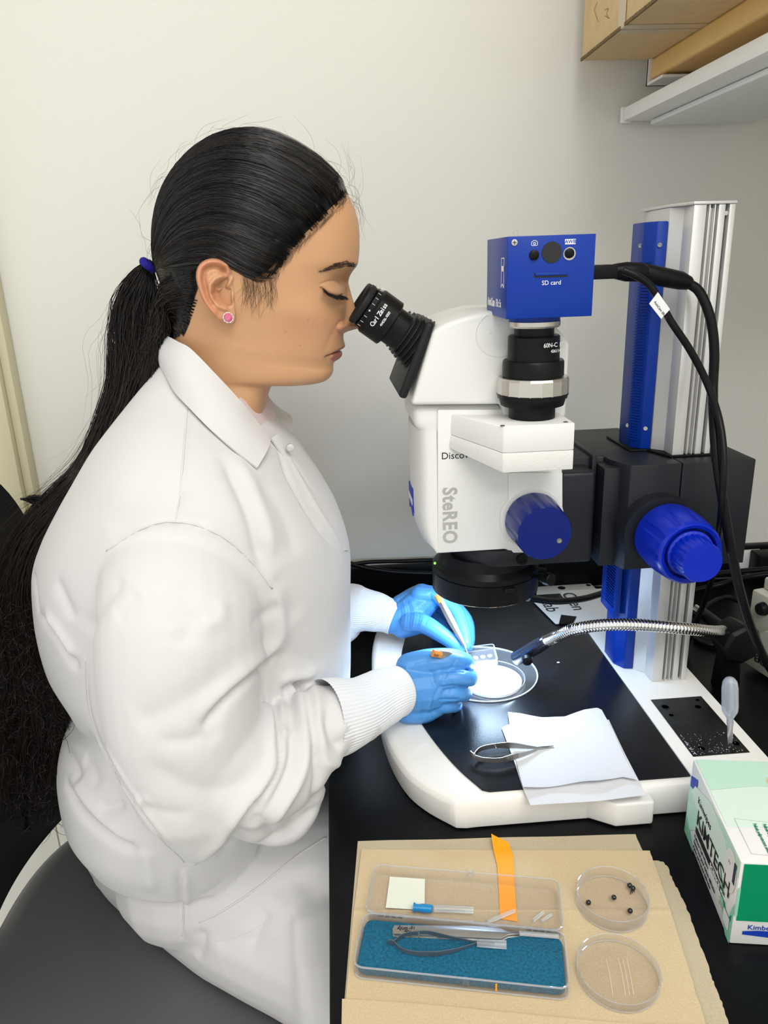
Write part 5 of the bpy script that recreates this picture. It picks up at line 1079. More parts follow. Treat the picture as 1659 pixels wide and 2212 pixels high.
def cap_strands(n, side, amp=1.0):
    paths = []; t = np.linspace(0, 1, 15)
    for i in range(n):
        k = rng.random()**.9; base = (1-k)*poly_at(TOPL, t)+k*SLOW; st = poly_at(HLN, np.array([k]))[0]
        P = base+((1-t)**2)[:, None]*(st-base[0])
        ph = round(k*34)/34*20; bow = (5*math.sin(ph)*np.sin(t*math.pi)+4*math.sin(ph*2.3)*np.sin(t*5+ph)+rng.normal(0, 2.5)*np.sin(t*math.pi)+rng.normal(0, 1.5)*np.sin(t*9+rng.random()*6))*amp
        P[:, 1] += bow; a, b_ = 0, 1
        if rng.random() < .35: a = rng.random()*.5
        if rng.random() < .25: b_ = .55+rng.random()*.45
        P = np.stack([np.interp(np.linspace(a, b_, 15), t, P[:, 0]), np.interp(np.linspace(a, b_, 15), t, P[:, 1])], 1)
        Q = []; lift = abs(rng.normal(0, .0007))+.0016*(1+math.sin(ph*1.7))*.5
        for q in P:
            y = lat(cap_tree, q[0], q[1], side)
            if y is None:
                if k > .25: continue
                y = YM-side*lift
            Q.append((*gy(q[0], q[1], YM)[[0]], y+side*lift, gy(q[0], q[1], YM)[2]))
        if len(Q) > 4: paths.append(np.array(Q))
    return paths
S1 = cap_strands(4200, -1)
tag(make('hair_strands', strand_mesh(S1[:3700], .00030), 'hair', hair, smooth=180, fixn=False), kind='stuff')
tag(make('brown_hair_strands', strand_mesh(S1[3700:3860], .00018), 'hairb', hair, smooth=180, fixn=False), kind='stuff')
tag(make('loose_hair_strands', strand_mesh(S1[3860:], .00026), 'haird', hair, smooth=180, fixn=False), kind='stuff')
S2 = cap_strands(600, 1); tag(make('hair_strands', strand_mesh(S2, .0006), 'hair', hair, smooth=180, fixn=False), kind='stuff')
# nape hair sweeping to the tie
H2 = [(500, 566), (456, 580), (459, 620), (442, 655), (425, 695), (408, 728), (372, 745)]
np_ = []
for i in range(1100):
    k = rng.random(); st = poly_at(H2, np.array([k]))[0]; en = np.array((334+rng.normal(0, 4)+10*k, 582+60*k+rng.normal(0, 6))); t = np.linspace(0, 1, 12)[:, None]
    mid = (st+en)/2+np.array((-8, 14-10*k))*(1 if k < .6 else .4)+rng.normal(0, 4, 2); P = (1-t)**2*st+2*t*(1-t)*mid+t*t*en; Q = []
    for q in P:
        y = lat(cap_tree, q[0], q[1], -1)
        if y is not None: g_ = gy(q[0], q[1], YM); Q.append((g_[0], y-abs(rng.normal(0, .0006))-.0006, g_[2]))
    if len(Q) > 4: np_.append(np.array(Q))
tag(make('nape_strands', strand_mesh(np_, .00034), 'hair', hair, smooth=180, fixn=False), kind='stuff')
# sideburn wisps, baby hairs, fly-away hairs
ws = []
def wisp(P2, off=.0012, n=12, tree=None):
    Q = []
    for q in smooth_path([(a, b_, 0) for a, b_ in P2], n):
        y = lat(tree or head_tree, q[0], q[1], -1)
        if y is None: y = YM
        g_ = gy(q[0], q[1], YM); Q.append((g_[0], y-off, g_[2]))
    return np.array(Q)
for i in range(85):
    a = rng.random(); x0 = 540+60*a+rng.normal(0, 3); y0 = 588+14*math.sin(a*3)+rng.normal(0, 3); L = 30+50*rng.random()
    ws.append(wisp([(x0, y0), (x0+4+rng.normal(0, 4), y0+L*.5), (x0-3+rng.normal(0, 8), y0+L)]))
for i in range(150):
    k = rng.random(); st = poly_at(HLN, np.array([k]))[0]; ws.append(wisp([st+(-14, -6), st+(rng.normal(2, 3), rng.normal(0, 3)), st+(rng.normal(-6, 6)-4, 14+rng.random()*12)]))
tag(make('fine_wisps', strand_mesh(ws, .00009), 'hairb', hair, smooth=180, fixn=False), kind='stuff')
edge = []
for i in range(26):
    a = rng.random(); P = [(612-30*a, 560+35*a), (580-40*a, 596+6*a), (545-30*a, 590-10*a), (505-20*a, 566-4*a)]; P = [(x+rng.normal(0, 2), y+rng.normal(0, 3)+6) for x, y in P]; edge.append(wisp(P, .0022, 14, cap_tree))
tag(make('golden_strands', strand_mesh(edge, .00022), mat('golden_brown_hair', (.16, .075, .03), .4), hair, smooth=180, fixn=False), kind='stuff')
fl_ = []
for i in range(75):
    a = rng.random()
    if a < .7: st = poly_at(TOPL, np.array([rng.random()]))[0]
    else: st = np.array((756+rng.normal(0, 6), 425+rng.normal(0, 20)))
    c0 = np.array((540, 470)); o_ = _n(st-c0); tn = np.array((-o_[1], o_[0]))*rng.choice([-1, 1]); L = 14+40*rng.random()
    P = [st-o_*4, st+o_*L*.35+tn*L*.4, st+o_*L*.4+tn*L*1.1+rng.normal(0, 4, 2), st+o_*L*(.1+.4*rng.random())+tn*L*1.9+rng.normal(0, 6, 2)]
    yy = YM+rng.normal(0, .02); fl_.append(np.array([gy(q[0], q[1], yy) for q in smooth_path([(p[0], p[1], 0) for p in P], 16)]))
tag(make('flyaway_hairs', strand_mesh(fl_, .00009), 'hairb', hair, smooth=180, fixn=False), kind='stuff')
# hair tie
tc = gy(321, 573, YM); ax = _n(gy(300, 610, YM)-gy(335, 555, YM)); tu, tv, _ = frame(ax)
make('hair_tie', tube([tc+(tu*math.cos(a)+tv*math.sin(a))*(.0046+.0007*math.sin(a*9)) for a in np.linspace(0, 2*math.pi, 49)], [.0038+.0007*math.sin(a*13) for a in np.linspace(0, 2*math.pi, 49)], 10, False), 'scrunch', hair, smooth=180)
sw = []
for i in range(900):
    k = rng.random(); st = poly_at([(400, 590), (440, 625), (436, 665), (418, 705), (380, 738)], np.array([k]))[0]+rng.normal(0, 3, 2)
    en = np.array((322+rng.normal(0, 14), 800+rng.normal(0, 40))); m1 = np.array((372-20*(1-k)+rng.normal(0, 5), 615+80*k+rng.normal(0, 6))); m2 = np.array((342+rng.normal(0, 9), 690+30*k+rng.normal(0, 10)))
    q = smooth_path([(*st, 0), (*m1, 0), (*m2, 0), (*en, 0)], 16)[:, :2]; y0_ = lat(cap_tree, st[0], st[1], -1)
    if y0_ is None: y0_ = lat(head_tree, st[0], st[1], -1) or YM-.04
    yy = np.interp(np.linspace(0, 1, 16), [0, .35, .7, 1], [y0_-.001, y0_+.006, YM-.026+rng.normal(0, .004), YM-.012+rng.normal(0, .008)]); sw.append(np.array([gy(a_, b_, y_) for (a_, b_), y_ in zip(q, yy)]))
tag(make('nape_strands', strand_mesh(sw[:620], .00034), 'hair', hair, smooth=180, fixn=False), kind='stuff'); tag(make('nape_strands', strand_mesh(sw[620:], .0002), 'hairb', hair, smooth=180, fixn=False), kind='stuff')
bp_ = np.array([gy(a_, b_, y_) for a_, b_, y_ in ((376, 615, .757), (362, 650, .757), (350, 700, .763), (335, 750, .772), (318, 800, .78))]); make('nape_roll', captube(smooth_path(bp_, 24), np.interp(np.linspace(0, 4, 24), range(5), [.010, .012, .013, .011, .008]), 16), 'hair', hair, smooth=180)
# ponytail: inner mass and strands
CL = [(330, 566), (318, 580), (305, 612), (294, 660), (297, 720), (292, 780), (270, 850), (236, 920), (206, 985), (176, 1040), (135, 1095), (98, 1150), (75, 1230), (66, 1310), (75, 1400), (82, 1480), (72, 1560), (65, 1640), (62, 1720), (60, 1790)]
CWd = [10, 18, 40, 56, 64, 58, 44, 38, 33, 36, 40, 44, 52, 60, 66, 74, 84, 84, 70, 45]
YP = YM+.012
cl = smooth_path([gy(a, b_, YP-.02*(1 if b_ > 1000 else 0)) for a, b_ in CL], 90); cw = np.interp(np.linspace(0, len(CL)-1, 90), range(len(CL)), CWd)*MPP
core = tube(cl, cw*.70*np.interp(np.arange(90), [0, 60, 89], [.92, .7, .35]), 22, True, .5, up=(1, 0, .3))
cvn = core[0]; cvn[:, 0] += .002*np.sin(cvn[:, 2]*160+cvn[:, 1]*90)
make('ponytail', core, 'hair', hair, smooth=180)
T = np.gradient(cl, axis=0); T /= np.linalg.norm(T, axis=1)[:, None]; Sx = np.cross(T, Yd); Sx /= np.linalg.norm(Sx, axis=1)[:, None]
def pony(n, a0, a1, spread, wave, rad, fr=1.0):
    out = []
    for i in range(n):
        s0 = int(rng.uniform(*a0)); s1 = int(min(89, rng.uniform(*a1)));
        if s1-s0 < 8: continue
        idx = np.linspace(s0, s1, 26); r_ = (rng.random()**.5)*spread; an = rng.random()*2*math.pi; ph, ph2 = rng.random()*6, rng.random()*6; f1 = rng.uniform(.09, .2); cl_id = rng.integers(0, 26); ph = cl_id*2.4+rng.normal(0, .35); an = cl_id*.7+rng.normal(0, .5); r_ = ((cl_id*.37) % 1*.75+.25*rng.random())*spread; f1 = .10+.11*((cl_id*.61) % 1)
        c = np.stack([np.interp(idx, range(90), cl[:, k]) for k in range(3)], 1); sx = np.stack([np.interp(idx, range(90), Sx[:, k]) for k in range(3)], 1); wd = np.interp(idx, range(90), cw)
        wv = wave*(np.sin(idx*f1+ph)*np.clip((idx-s0)/12, 0, 1)); gap = np.linspace(0, 1, 26)**2*rng.normal(0, .35)*fr
        out.append(c+sx*((r_*math.cos(an)+wv*.5+gap)*wd)[:, None]+Yd*((r_*math.sin(an)*.6+wave*.35*np.sin(idx*f1*1.3+ph2))*wd)[:, None])
    return out
tag(make('ponytail_strands', strand_mesh(pony(1300, (0, 4), (46, 89), 1.0, .42, 0), .00036), 'hair', hair, smooth=180, fixn=False), kind='stuff')
tag(make('ponytail_strands', strand_mesh(pony(700, (0, 40), (36, 89), 1.05, .55, 0), .00026), 'hairb', hair, smooth=180, fixn=False), kind='stuff')
tag(make('ponytail_strands', strand_mesh(pony(900, (30, 60), (62, 89), 1.15, .9, 0, 2.2), .00032), 'haird', hair, smooth=180, fixn=False), kind='stuff')
tag(make('flyaway_hairs', strand_mesh(pony(260, (0, 50), (30, 86), 1.3, 1.3, 0, 3.2), .00009), 'hairb', hair, smooth=180, fixn=False), kind='stuff')
cu_ = []
for i in range(420):
    p = np.array((rng.uniform(10, 130), rng.uniform(1300, 1730))); a = rng.normal(1.7, .8); P = [p]; k_ = rng.normal(0, .28)
    for s_ in range(13): k_ += rng.normal(0, .09); a += k_; P.append(P[-1]+np.array((math.cos(a), math.sin(a)))*9)
    yy = YM-.03+rng.normal(0, .02); cu_.append(np.array([gy(q[0], q[1], yy+.004*math.sin(j)) for j, q in enumerate(P)]))
tag(make('tangled_curls', strand_mesh(cu_, .00030), 'haird', hair, smooth=180, fixn=False), kind='stuff')
# a lock lifting off to the left at the shoulder
lk = []
for i in range(160):
    n_ = rng.normal(0, 4, (4, 2)); P = np.array([(150, 1050), (110, 1078), (75, 1076), (45, 1078)])+n_*np.array([[1.4], [1.1], [.6], [.2]])
    lk.append(np.array([gy(q[0], q[1], YM-.01+rng.normal(0, .004)) for q in smooth_path([(p[0], p[1], 0) for p in P], 14)]))
for i in range(140):
    n_ = rng.normal(0, 4, (4, 2))*np.array([[.2], [.6], [1], [1.2]]); P = np.array([(45, 1078), (75, 1085), (100, 1105), (122, 1130)])+n_
    lk.append(np.array([gy(q[0], q[1], YM-.01+rng.normal(0, .004)) for q in smooth_path([(p[0], p[1], 0) for p in P], 14)]))
tag(make('loose_lock', strand_mesh(lk, .00028), 'hair', hair, smooth=180, fixn=False), kind='stuff')
# ---- brows, lashes
def face_hairs(lst, r, m, nm):
    out = []
    for P, tipoff in lst:
        Q = []
        n = len(P)
        for i, q in enumerate(P):
            h = hitpx(head_tree, *q)
            if h is None: break
            r_ = _n(CAM-h); Q.append(h+r_*(.0003+tipoff*i/n))
        if len(Q) > 2: out.append(np.array(Q))
    tag(make(nm, strand_mesh(out, r, .2), m, person, smooth=180, fixn=False), kind='stuff')
bl_ = []
for i in range(300):
    t = rng.random()**.65; c = poly_at([(693, 587), (712, 580), (732, 573), (748, 570), (762, 572), (773, 577)], np.array([t]))[0]; wd = 1.5+6.5*math.sin(math.pi*min(1, .02+t*.8))**1.2; o_ = rng.uniform(-wd, wd)
    c = c+np.array((0, o_*.8)); a = math.radians((-25-50*(1-t) if o_ > 0 else 10) if t > .75 else (-172 if t < .0 else 170)); a = math.radians(195-(0 if t < .7 else 60)+rng.normal(0, 10)); L = 7+3*rng.random()
    dv = np.array((math.cos(a), -math.sin(a))); dv = np.array((-abs(dv[0]), dv[1]*(.4))) ; bl_.append(([c, c+dv*L*.35, c+dv*L*.7+np.array((0, .3)), c+dv*L+np.array((0, .9))], .0006))
face_hairs(bl_, .00011, 'brow', 'eyebrow')
ls_ = []
for i in range(150):
    t = i/149; c = poly_at([(697, 622), (708, 632), (722, 638), (736, 638)], np.array([t]))[0]+rng.normal(0, .5, 2); L = 10+9*t+4*rng.random()
    a = math.radians(62-40*t+rng.normal(0, 5)); dv = np.array((math.cos(a), math.sin(a))); h = hitpx(head_tree, *c)
    if h is None: continue
    yh = h[1]; ls_.append(np.array([gy(*(c+dv*L*s), yh-.001-.0045*s**1.0) for s in (0, .35, .7, 1)]))
tag(make('eyelashes', strand_mesh(ls_, .00022, .3), 'lash', person, smooth=180, fixn=False), kind='stuff')
# ---- earring
g = gy(493.5, 686, .698); er = make('earring', lathe([(0, .0036), (.0012, .0042), (.0018, .0040), (.0032, .0024), (.0032, .0001)], g, (-.1, -1, .1), 8), 'gem', person, smooth=0)
make('setting', J(*[ellip(g+np.array((.0044*math.cos(a), -.0012, .0044*math.sin(a))), (.0009, .0012, .0009), 8, 6) for a in np.linspace(0, 2*math.pi, 11)[:-1]]+[lathe([(-.003, .0036), (.0008, .0046)], g, (-.1, -1, .1), 24)]), 'chrome', er)
# ================================================================== lab coat
CR = [ # F, B, half width mm, m, pf, pb
 (586, 905, 352, 775, 66, .5, 2, 2), (606, 925, 335, 805, 92, .5, 2.1, 2.1), (628, 950, 305, 842, 130, .5, 2.1, 2.1), (650, 980, 264, 892, 160, .5, 2.2, 2.1), (676, 1020, 222, 948, 178, .5, 2.3, 2.1),
 (704, 1060, 184, 1008, 186, .5, 2.3, 2.05), (730, 1105, 146, 1072, 188, .5, 2.3, 2), (747, 1150, 112, 1142, 184, .5, 2.3, 2), (757, 1200, 92, 1206, 178, .5, 2.3, 2), (757, 1290, 96, 1306, 168, .5, 2.3, 2), (757, 1380, 118, 1400, 160, .5, 2.3, 2),
 (757, 1450, 158, 1465, 156, .5, 2.3, 2), (750, 1490, 176, 1505, 156, .5, 2.3, 2), (700, 1530, 150, 1560, 160, .5, 2.3, 2), (668, 1590, 140, 1620, 164, .5, 2.3, 2), (650, 1670, 152, 1700, 156, .5, 2.2, 2), (640, 1750, 190, 1765, 138, .5, 2.1, 2)]
Rc = dense(CR, lambda a, b_: 6); Hc_ = loft(Rc, 120); nrc = len(Rc)
tV = Hc_.reshape(-1, 3); tF = [(i*120+j, i*120+(j+1) % 120, (i+1)*120+(j+1) % 120, (i+1)*120+j) for i in range(nrc-1) for j in range(120)]+[tuple(range(119, -1, -1)), tuple((nrc-1)*120+j for j in range(120))]
def blob(L, n=40, seg=28, flat=None): P = np.array([gy(a, b_, y) for a, b_, y, r in L]); r_ = np.array([l[3] for l in L]); return captube(smooth_path(P, n), np.interp(np.linspace(0, len(r_)-1, n), range(len(r_)), r_), seg, flat)
parts = [(tV, tF)]
parts.append(blob([(400, 1230, .655, .050), (385, 1270, .62, .066), (388, 1340, .600, .071), (388, 1440, .592, .070), (396, 1540, .588, .068), (412, 1640, .587, .062), (425, 1730, .585, .052), (425, 1800, .582, .030), (417, 1852, .58, .009)]))
parts.append(blob([(450, 1590, .590, .058), (500, 1650, .592, .060), (560, 1650, .600, .058), (610, 1628, .610, .053), (660, 1590, .622, .044), (705, 1562, .634, .037), (735, 1552, .642, .035), (768, 1545, .650, .031)], flat=.9))
parts.append(blob([(500, 1700, .592, .035), (560, 1752, .60, .030), (610, 1775, .605, .022), (640, 1758, .61, .019), (655, 1710, .617, .022)]))
parts.append(blob([(560, 1130, .90, .06), (560, 1230, .915, .062), (600, 1340, .92, .058), (680, 1345, .91, .048), (755, 1318, .892, .036), (785, 1318, .886, .028)]))
# seat-side drape: skirt over hips and thighs, built of flat sections
OPX = [(139, 1760), (154, 1800), (180, 1862), (225, 1937), (307, 2012), (375, 2068), (444, 2120), (547, 2176), (625, 2222), (710, 2290)]
FAR = [(.1, .52), (.2, .53), (.25, .6), (.26, .78), (.24, .99), (.1, 1.03), (-.1, 1.04), (-.3, 1.03), (-.4, .985)]
secs = []; sc_ = np.array((-.09, .80))
for z, k in ((.484, 0), (.497, .004), (.515, .02), (.54, .07), (.57, .16), (.60, .28), (.63, .42), (.648, .60)):
    s0 = np.array([gz(a, b_, z)[:2] for a, b_ in OPX]+FAR); q = smooth_path(np.c_[np.r_[s0, s0[:1]], np.zeros(len(s0)+1)], 97)[:-1, :2]; P = q+(sc_-q)*k; secs.append(np.c_[P, np.full(96, z)])
SV = np.concatenate(secs); SF = [(i*96+j, i*96+(j+1) % 96, (i+1)*96+(j+1) % 96, (i+1)*96+j) for i in range(len(secs)-1) for j in range(96)]+[tuple(range(95, -1, -1)), tuple((len(secs)-1)*96+j for j in range(96))]
parts.append((SV, SF))
parts.append(captube([(-.20, .74, .58), (.0, .69, .60), (.2, .67, .59)], [.09, .08, .07], 24)); parts.append(captube([(-.22, .86, .59), (.0, .89, .60), (.2, .90, .59)], [.09, .08, .07], 24))
parts.append(captube([(-.29, .80, .545), (-.245, .765, .55), (-.15, .715, .555), (-.03, .685, .56)], [.05, .055, .06, .055], 24))
KV, KF, KN = remesh(J(*parts), .0031, 8, .5)
# smooth out the sharp valley between sleeve and body but keep a fold; sculpt the folds
ktree = bvh(KV, KF)
def fold(pts, amp, sig, n=26):
    """amp mm (+ridge, -valley), sig mm; pts in photo pixels, laid on the coat surface"""
    Q = []
    for q in smooth_path([(a, b_, 0) for a, b_ in pts], n):
        h = hitpx(ktree, q[0], q[1])
        if h is not None: Q.append(h)
    return (np.array(Q), amp/1000*1.2, sig/1000*.9) if len(Q) > 2 else None
FOLDS = [
 # upper sleeve: ( pts, mm, width mm )
 ([(575, 1240), (598, 1281), (604, 1350), (594, 1385), (547, 1438), (478, 1503), (432, 1560)], 6, 11), ([(601, 1402), (533, 1466), (478, 1524), (440, 1582)], -8, 6), ([(520, 1440), (430, 1500), (340, 1545), (290, 1560)], -3, 15), ([(330, 1600), (400, 1604), (440, 1590), (470, 1600)], -2.6, 9),
 ([(470, 1290), (478, 1325), (462, 1345), (430, 1350)], 2.0, 7), ([(430, 1338), (410, 1352), (395, 1400)], -2.2, 8), ([(405, 1250), (395, 1300), (402, 1350)], -1.6, 14), ([(270, 1250), (220, 1310), (190, 1370)], -2.4, 10), ([(300, 1280), (250, 1340)], -1.5, 9),
 ([(540, 1350), (580, 1320), (600, 1300)], -2.2, 8),
 # crook of the arm
 ([(560, 1462), (575, 1520), (588, 1589), (590, 1657), (547, 1725), (478, 1807), (424, 1872)], 6, 8), ([(585, 1480), (598, 1541), (601, 1609), (599, 1668), (556, 1738), (500, 1805)], -6, 5.5), ([(592, 1480), (606, 1520), (613, 1570), (613, 1640), (598, 1690), (562, 1750)], 5, 6),
 ([(606, 1480), (625, 1520), (628, 1582), (628, 1640), (606, 1700), (570, 1765)], -6, 6.5), ([(620, 1470), (648, 1510), (661, 1560), (662, 1620), (643, 1685), (600, 1755), (580, 1790)], 6, 7), ([(618, 1570), (636, 1600), (640, 1630)], 3, 5), ([(600, 1478), (625, 1462), (650, 1462), (690, 1450)], 4, 6), ([(610, 1492), (640, 1478), (655, 1500)], -5, 4.5),
 ([(640, 1474), (651, 1486), (650, 1502)], -8, 4), ([(664, 1500), (672, 1560), (682, 1620), (688, 1680), (672, 1740)], -6, 6), ([(672, 1470), (686, 1520), (690, 1580), (702, 1640)], 5, 7), ([(704, 1530), (712, 1575), (726, 1605), (742, 1612)], -5, 6), ([(716, 1490), (735, 1540), (745, 1590)], 3.5, 7), ([(690, 1640), (720, 1652), (755, 1640)], 3, 6),
 ([(310, 1640), (400, 1700), (490, 1705), (560, 1660)], -3, 14), ([(290, 1705), (330, 1750), (420, 1760)], -1.6, 9), ([(276, 1716), (300, 1732), (320, 1722)], 2, 5), ([(560, 1720), (520, 1790), (470, 1850)], -3, 7), ([(600, 1810), (560, 1770), (545, 1790)], -3, 6),
 # back of the coat seen behind the sleeve
 ([(68, 1215), (74, 1270), (82, 1335)], -3, 6), ([(120, 1250), (140, 1300), (160, 1340)], -3, 9), ([(82, 1326), (123, 1377), (150, 1420), (172, 1445)], -6, 6), ([(96, 1320), (135, 1372), (165, 1420)], 4, 7), ([(150, 1580), (180, 1598), (205, 1592)], -4, 7), ([(132, 1600), (160, 1650), (172, 1690)], -4, 7),
 ([(140, 1690), (180, 1760), (240, 1812), (300, 1840)], -7, 6), ([(150, 1675), (210, 1755), (290, 1822)], 4, 7), ([(312, 1835), (322, 1870), (326, 1930)], 3.5, 9), ([(215, 1750), (245, 1745), (270, 1735)], -4, 7), ([(180, 1640), (200, 1660), (215, 1700)], -2, 8),
 # chest
 ([(480, 985), (515, 1050), (540, 1110), (556, 1170), (572, 1235)], -5.5, 7), ([(505, 975), (545, 1050), (575, 1130), (592, 1200)], 3, 10), ([(560, 1040), (610, 1110), (640, 1200)], -2, 12), ([(610, 1000), (660, 1080), (700, 1150)], -1.6, 9), ([(400, 1060), (420, 1110), (440, 1140)], -2.4, 8), ([(596, 960), (630, 1040), (682, 1130), (735, 1190)], -3, 4.5), ([(604, 955), (645, 1030), (698, 1120), (742, 1188)], 2, 4.5),
 ([(590, 1240), (610, 1290), (640, 1340)], -2.5, 10), ([(330, 1000), (300, 1080), (240, 1160)], -1.5, 16), ([(600, 1410), (640, 1420), (700, 1440)], -2, 12),
 # lap
 ([(388, 1872), (392, 1960), (393, 2028)], -4.5, 4), ([(398, 1872), (402, 1960), (399, 2028)], 4, 5), ([(555, 1835), (620, 1795), (700, 1735)], -5, 8), ([(540, 1950), (620, 1900), (705, 1850)], 2.0, 14), ([(425, 2070), (440, 2040), (437, 2005)], -2.5, 7), ([(540, 2060), (560, 2000), (580, 1965)], -3, 8), ([(610, 2000), (650, 1960), (690, 1930)], -2, 9), ([(470, 2045), (520, 2030), (600, 2040)], -2, 8), ([(425, 1940), (460, 1925), (500, 1890)], -1.6, 8),
]
SEAMS = [([(404, 885), (398, 960), (390, 1050), (379, 1128)], 1.3, 1.6), ([(230, 1190), (290, 1150), (340, 1130), (380, 1127), (430, 1136), (490, 1165), (545, 1215), (590, 1275)], 1.5, 1.8), ([(186, 1420), (190, 1520), (214, 1600), (262, 1690), (330, 1790), (400, 1862)], -1.6, 2.4), ([(196, 1420), (202, 1520), (226, 1600), (275, 1690), (340, 1785), (405, 1852)], 1.6, 3)]
KVn = KV.copy(); DD = np.zeros(len(KV))
def apply(L):
    for pts, amp, sig in L:
        f = fold(pts, amp, sig)
        if f is None: continue
        Q, A_, S_ = f; lo_, hi_ = Q.min(0)-3*S_, Q.max(0)+3*S_; ids = np.where(((KV > lo_) & (KV < hi_)).all(1))[0]
        if len(ids) == 0: continue
        P = KV[ids]; best = np.full(len(ids), 9.); tb = np.zeros(len(ids))
        for k in range(len(Q)-1):
            a, b_ = Q[k], Q[k+1]
            if np.linalg.norm(b_-a) > .06: continue
            t = np.clip(((P-a)@(b_-a))/((b_-a)@(b_-a)+1e-12), 0, 1); dd = np.linalg.norm(P-a-t[:, None]*(b_-a), axis=1); m = dd < best; best[m] = dd[m]; tb[m] = (k+t[m])/(len(Q)-1)
        taper = np.clip(np.minimum(tb, 1-tb)/.18, 0, 1)**.8; DD[ids] += A_*taper*np.exp(-(best/S_)**1.6)
apply(FOLDS)
KVn = KV+KN*DD[:, None]
# broad soft unevenness of cloth
nzv = (np.sin(KV[:, 0]*37+KV[:, 2]*29)*np.sin(KV[:, 1]*41+KV[:, 2]*17+1)+.6*np.sin(KV[:, 0]*71-KV[:, 2]*53+2)*np.sin(KV[:, 1]*66+.5))*.0005
KVn += KN*nzv[:, None]
V1, F1, N1 = evalmesh((KVn, KF), [('SMOOTH', dict(factor=.4, iterations=1))])
KV, KF, KN = V1, F1, N1; ktree = bvh(KV, KF); DD = np.zeros(len(KV)); apply(SEAMS); KV = KV+KN*DD[:, None]
coat = make('lab_coat', (KV, KF), 'coat', person, smooth=180, org=(-.2, YM, .5), fixn=False)
ctree = bvh(KV, KF)
def stitched(pts, nm, n=40, r=.00035, dash=True, off=.0003):
    Q = [hitpx(ctree, q[0], q[1]) for q in smooth_path([(a, b_, 0) for a, b_ in pts], n)]; Q = [q for q in Q if q is not None]
    Q = [q+_n(CAM-q)*off for q in Q]; P = []
    if dash:
        for a, b_ in zip(Q[::2], Q[1::2]): P.append(np.array([a, (a+b_)/2, b_]))
        if P: tag(make(nm, strand_mesh(P, r, .9), 'knit', coat, smooth=180, fixn=False), kind='stuff')
    elif len(Q) > 3: make(nm, tube(np.array(Q), r, 6), 'coat', coat, smooth=180, fixn=False)
stitched([(463, 2034), (500, 2028), (560, 2000), (620, 1950), (700, 1880)], 'stitching', 70)
stitched([(432, 1992), (450, 2030), (480, 2080), (520, 2165)], 'stitching', 60)
stitched([(430, 1992), (480, 1968), (560, 1915), (640, 1850), (705, 1808)], 'pocket_edge', 50, .0012, False, .0002)
for L_ in ([(404, 885), (398, 960), (390, 1050), (379, 1128)], [(230, 1190), (290, 1150), (340, 1130), (380, 1127), (430, 1136), (490, 1165), (545, 1215), (588, 1272)], [(184, 1420), (188, 1520), (212, 1600), (260, 1690), (328, 1790), (398, 1862)], [(394, 1890), (393, 1950), (393, 2020)]): stitched(L_, 'seam', 60, .0009, False, -.0002)
# ribbed knit cuffs
def cuff(L, nm='cuff', n=256):
    P = smooth_path(np.array([gy(a, b_, y) for a, b_, y, r in L]), 40); r_ = np.interp(np.linspace(0, len(L)-1, 40), range(len(L)), [l[3] for l in L]); T = np.gradient(P, axis=0); T /= np.linalg.norm(T, axis=1)[:, None]; u_ = np.array((0, 0, 1.)); V = []
    for k in range(40):
        u_ = _n(u_-T[k]*np.dot(u_, T[k])); w_ = np.cross(T[k], u_); an = np.arange(n)*2*math.pi/n
        rr = r_[k]+.0005*np.sign(np.sin(an*n/4+.01))*np.abs(np.sin(an*n/4))**.5*0+(.00034*(1 if k < 37 else .3)*np.where(np.arange(n) % 4 < 2, 1, -1)) + .0009*math.sin(k*.30)*np.cos(an*2+k*.06)+.0006*np.sin(an*3+k*.1)
        V.append(P[k]+rr[:, None]*(np.cos(an)[:, None]*u_+np.sin(an)[:, None]*w_))
    # rolled end: inner wall
    for q in (.93, .80): V.append(P[39]-T[39]*(.0005 if q > .9 else .01)+(V[39]-P[39])*q)
    V = np.concatenate(V); F = [(k*n+i, k*n+(i+1) % n, (k+1)*n+(i+1) % n, (k+1)*n+i) for k in range(41) for i in range(n)]
    return make(nm, (V, F), 'knit', coat, smooth=180)
cuff([(700, 1553, .634, .039), (735, 1545, .643, .0365), (775, 1532, .657, .0325), (815, 1512, .672, .0285), (842, 1499, .682, .0272), (860, 1494, .689, .0272)])
cuff([(740, 1318, .895, .036), (770, 1316, .889, .0315), (800, 1320, .883, .0265), (830, 1328, .876, .0225), (852, 1337, .871, .0215)])
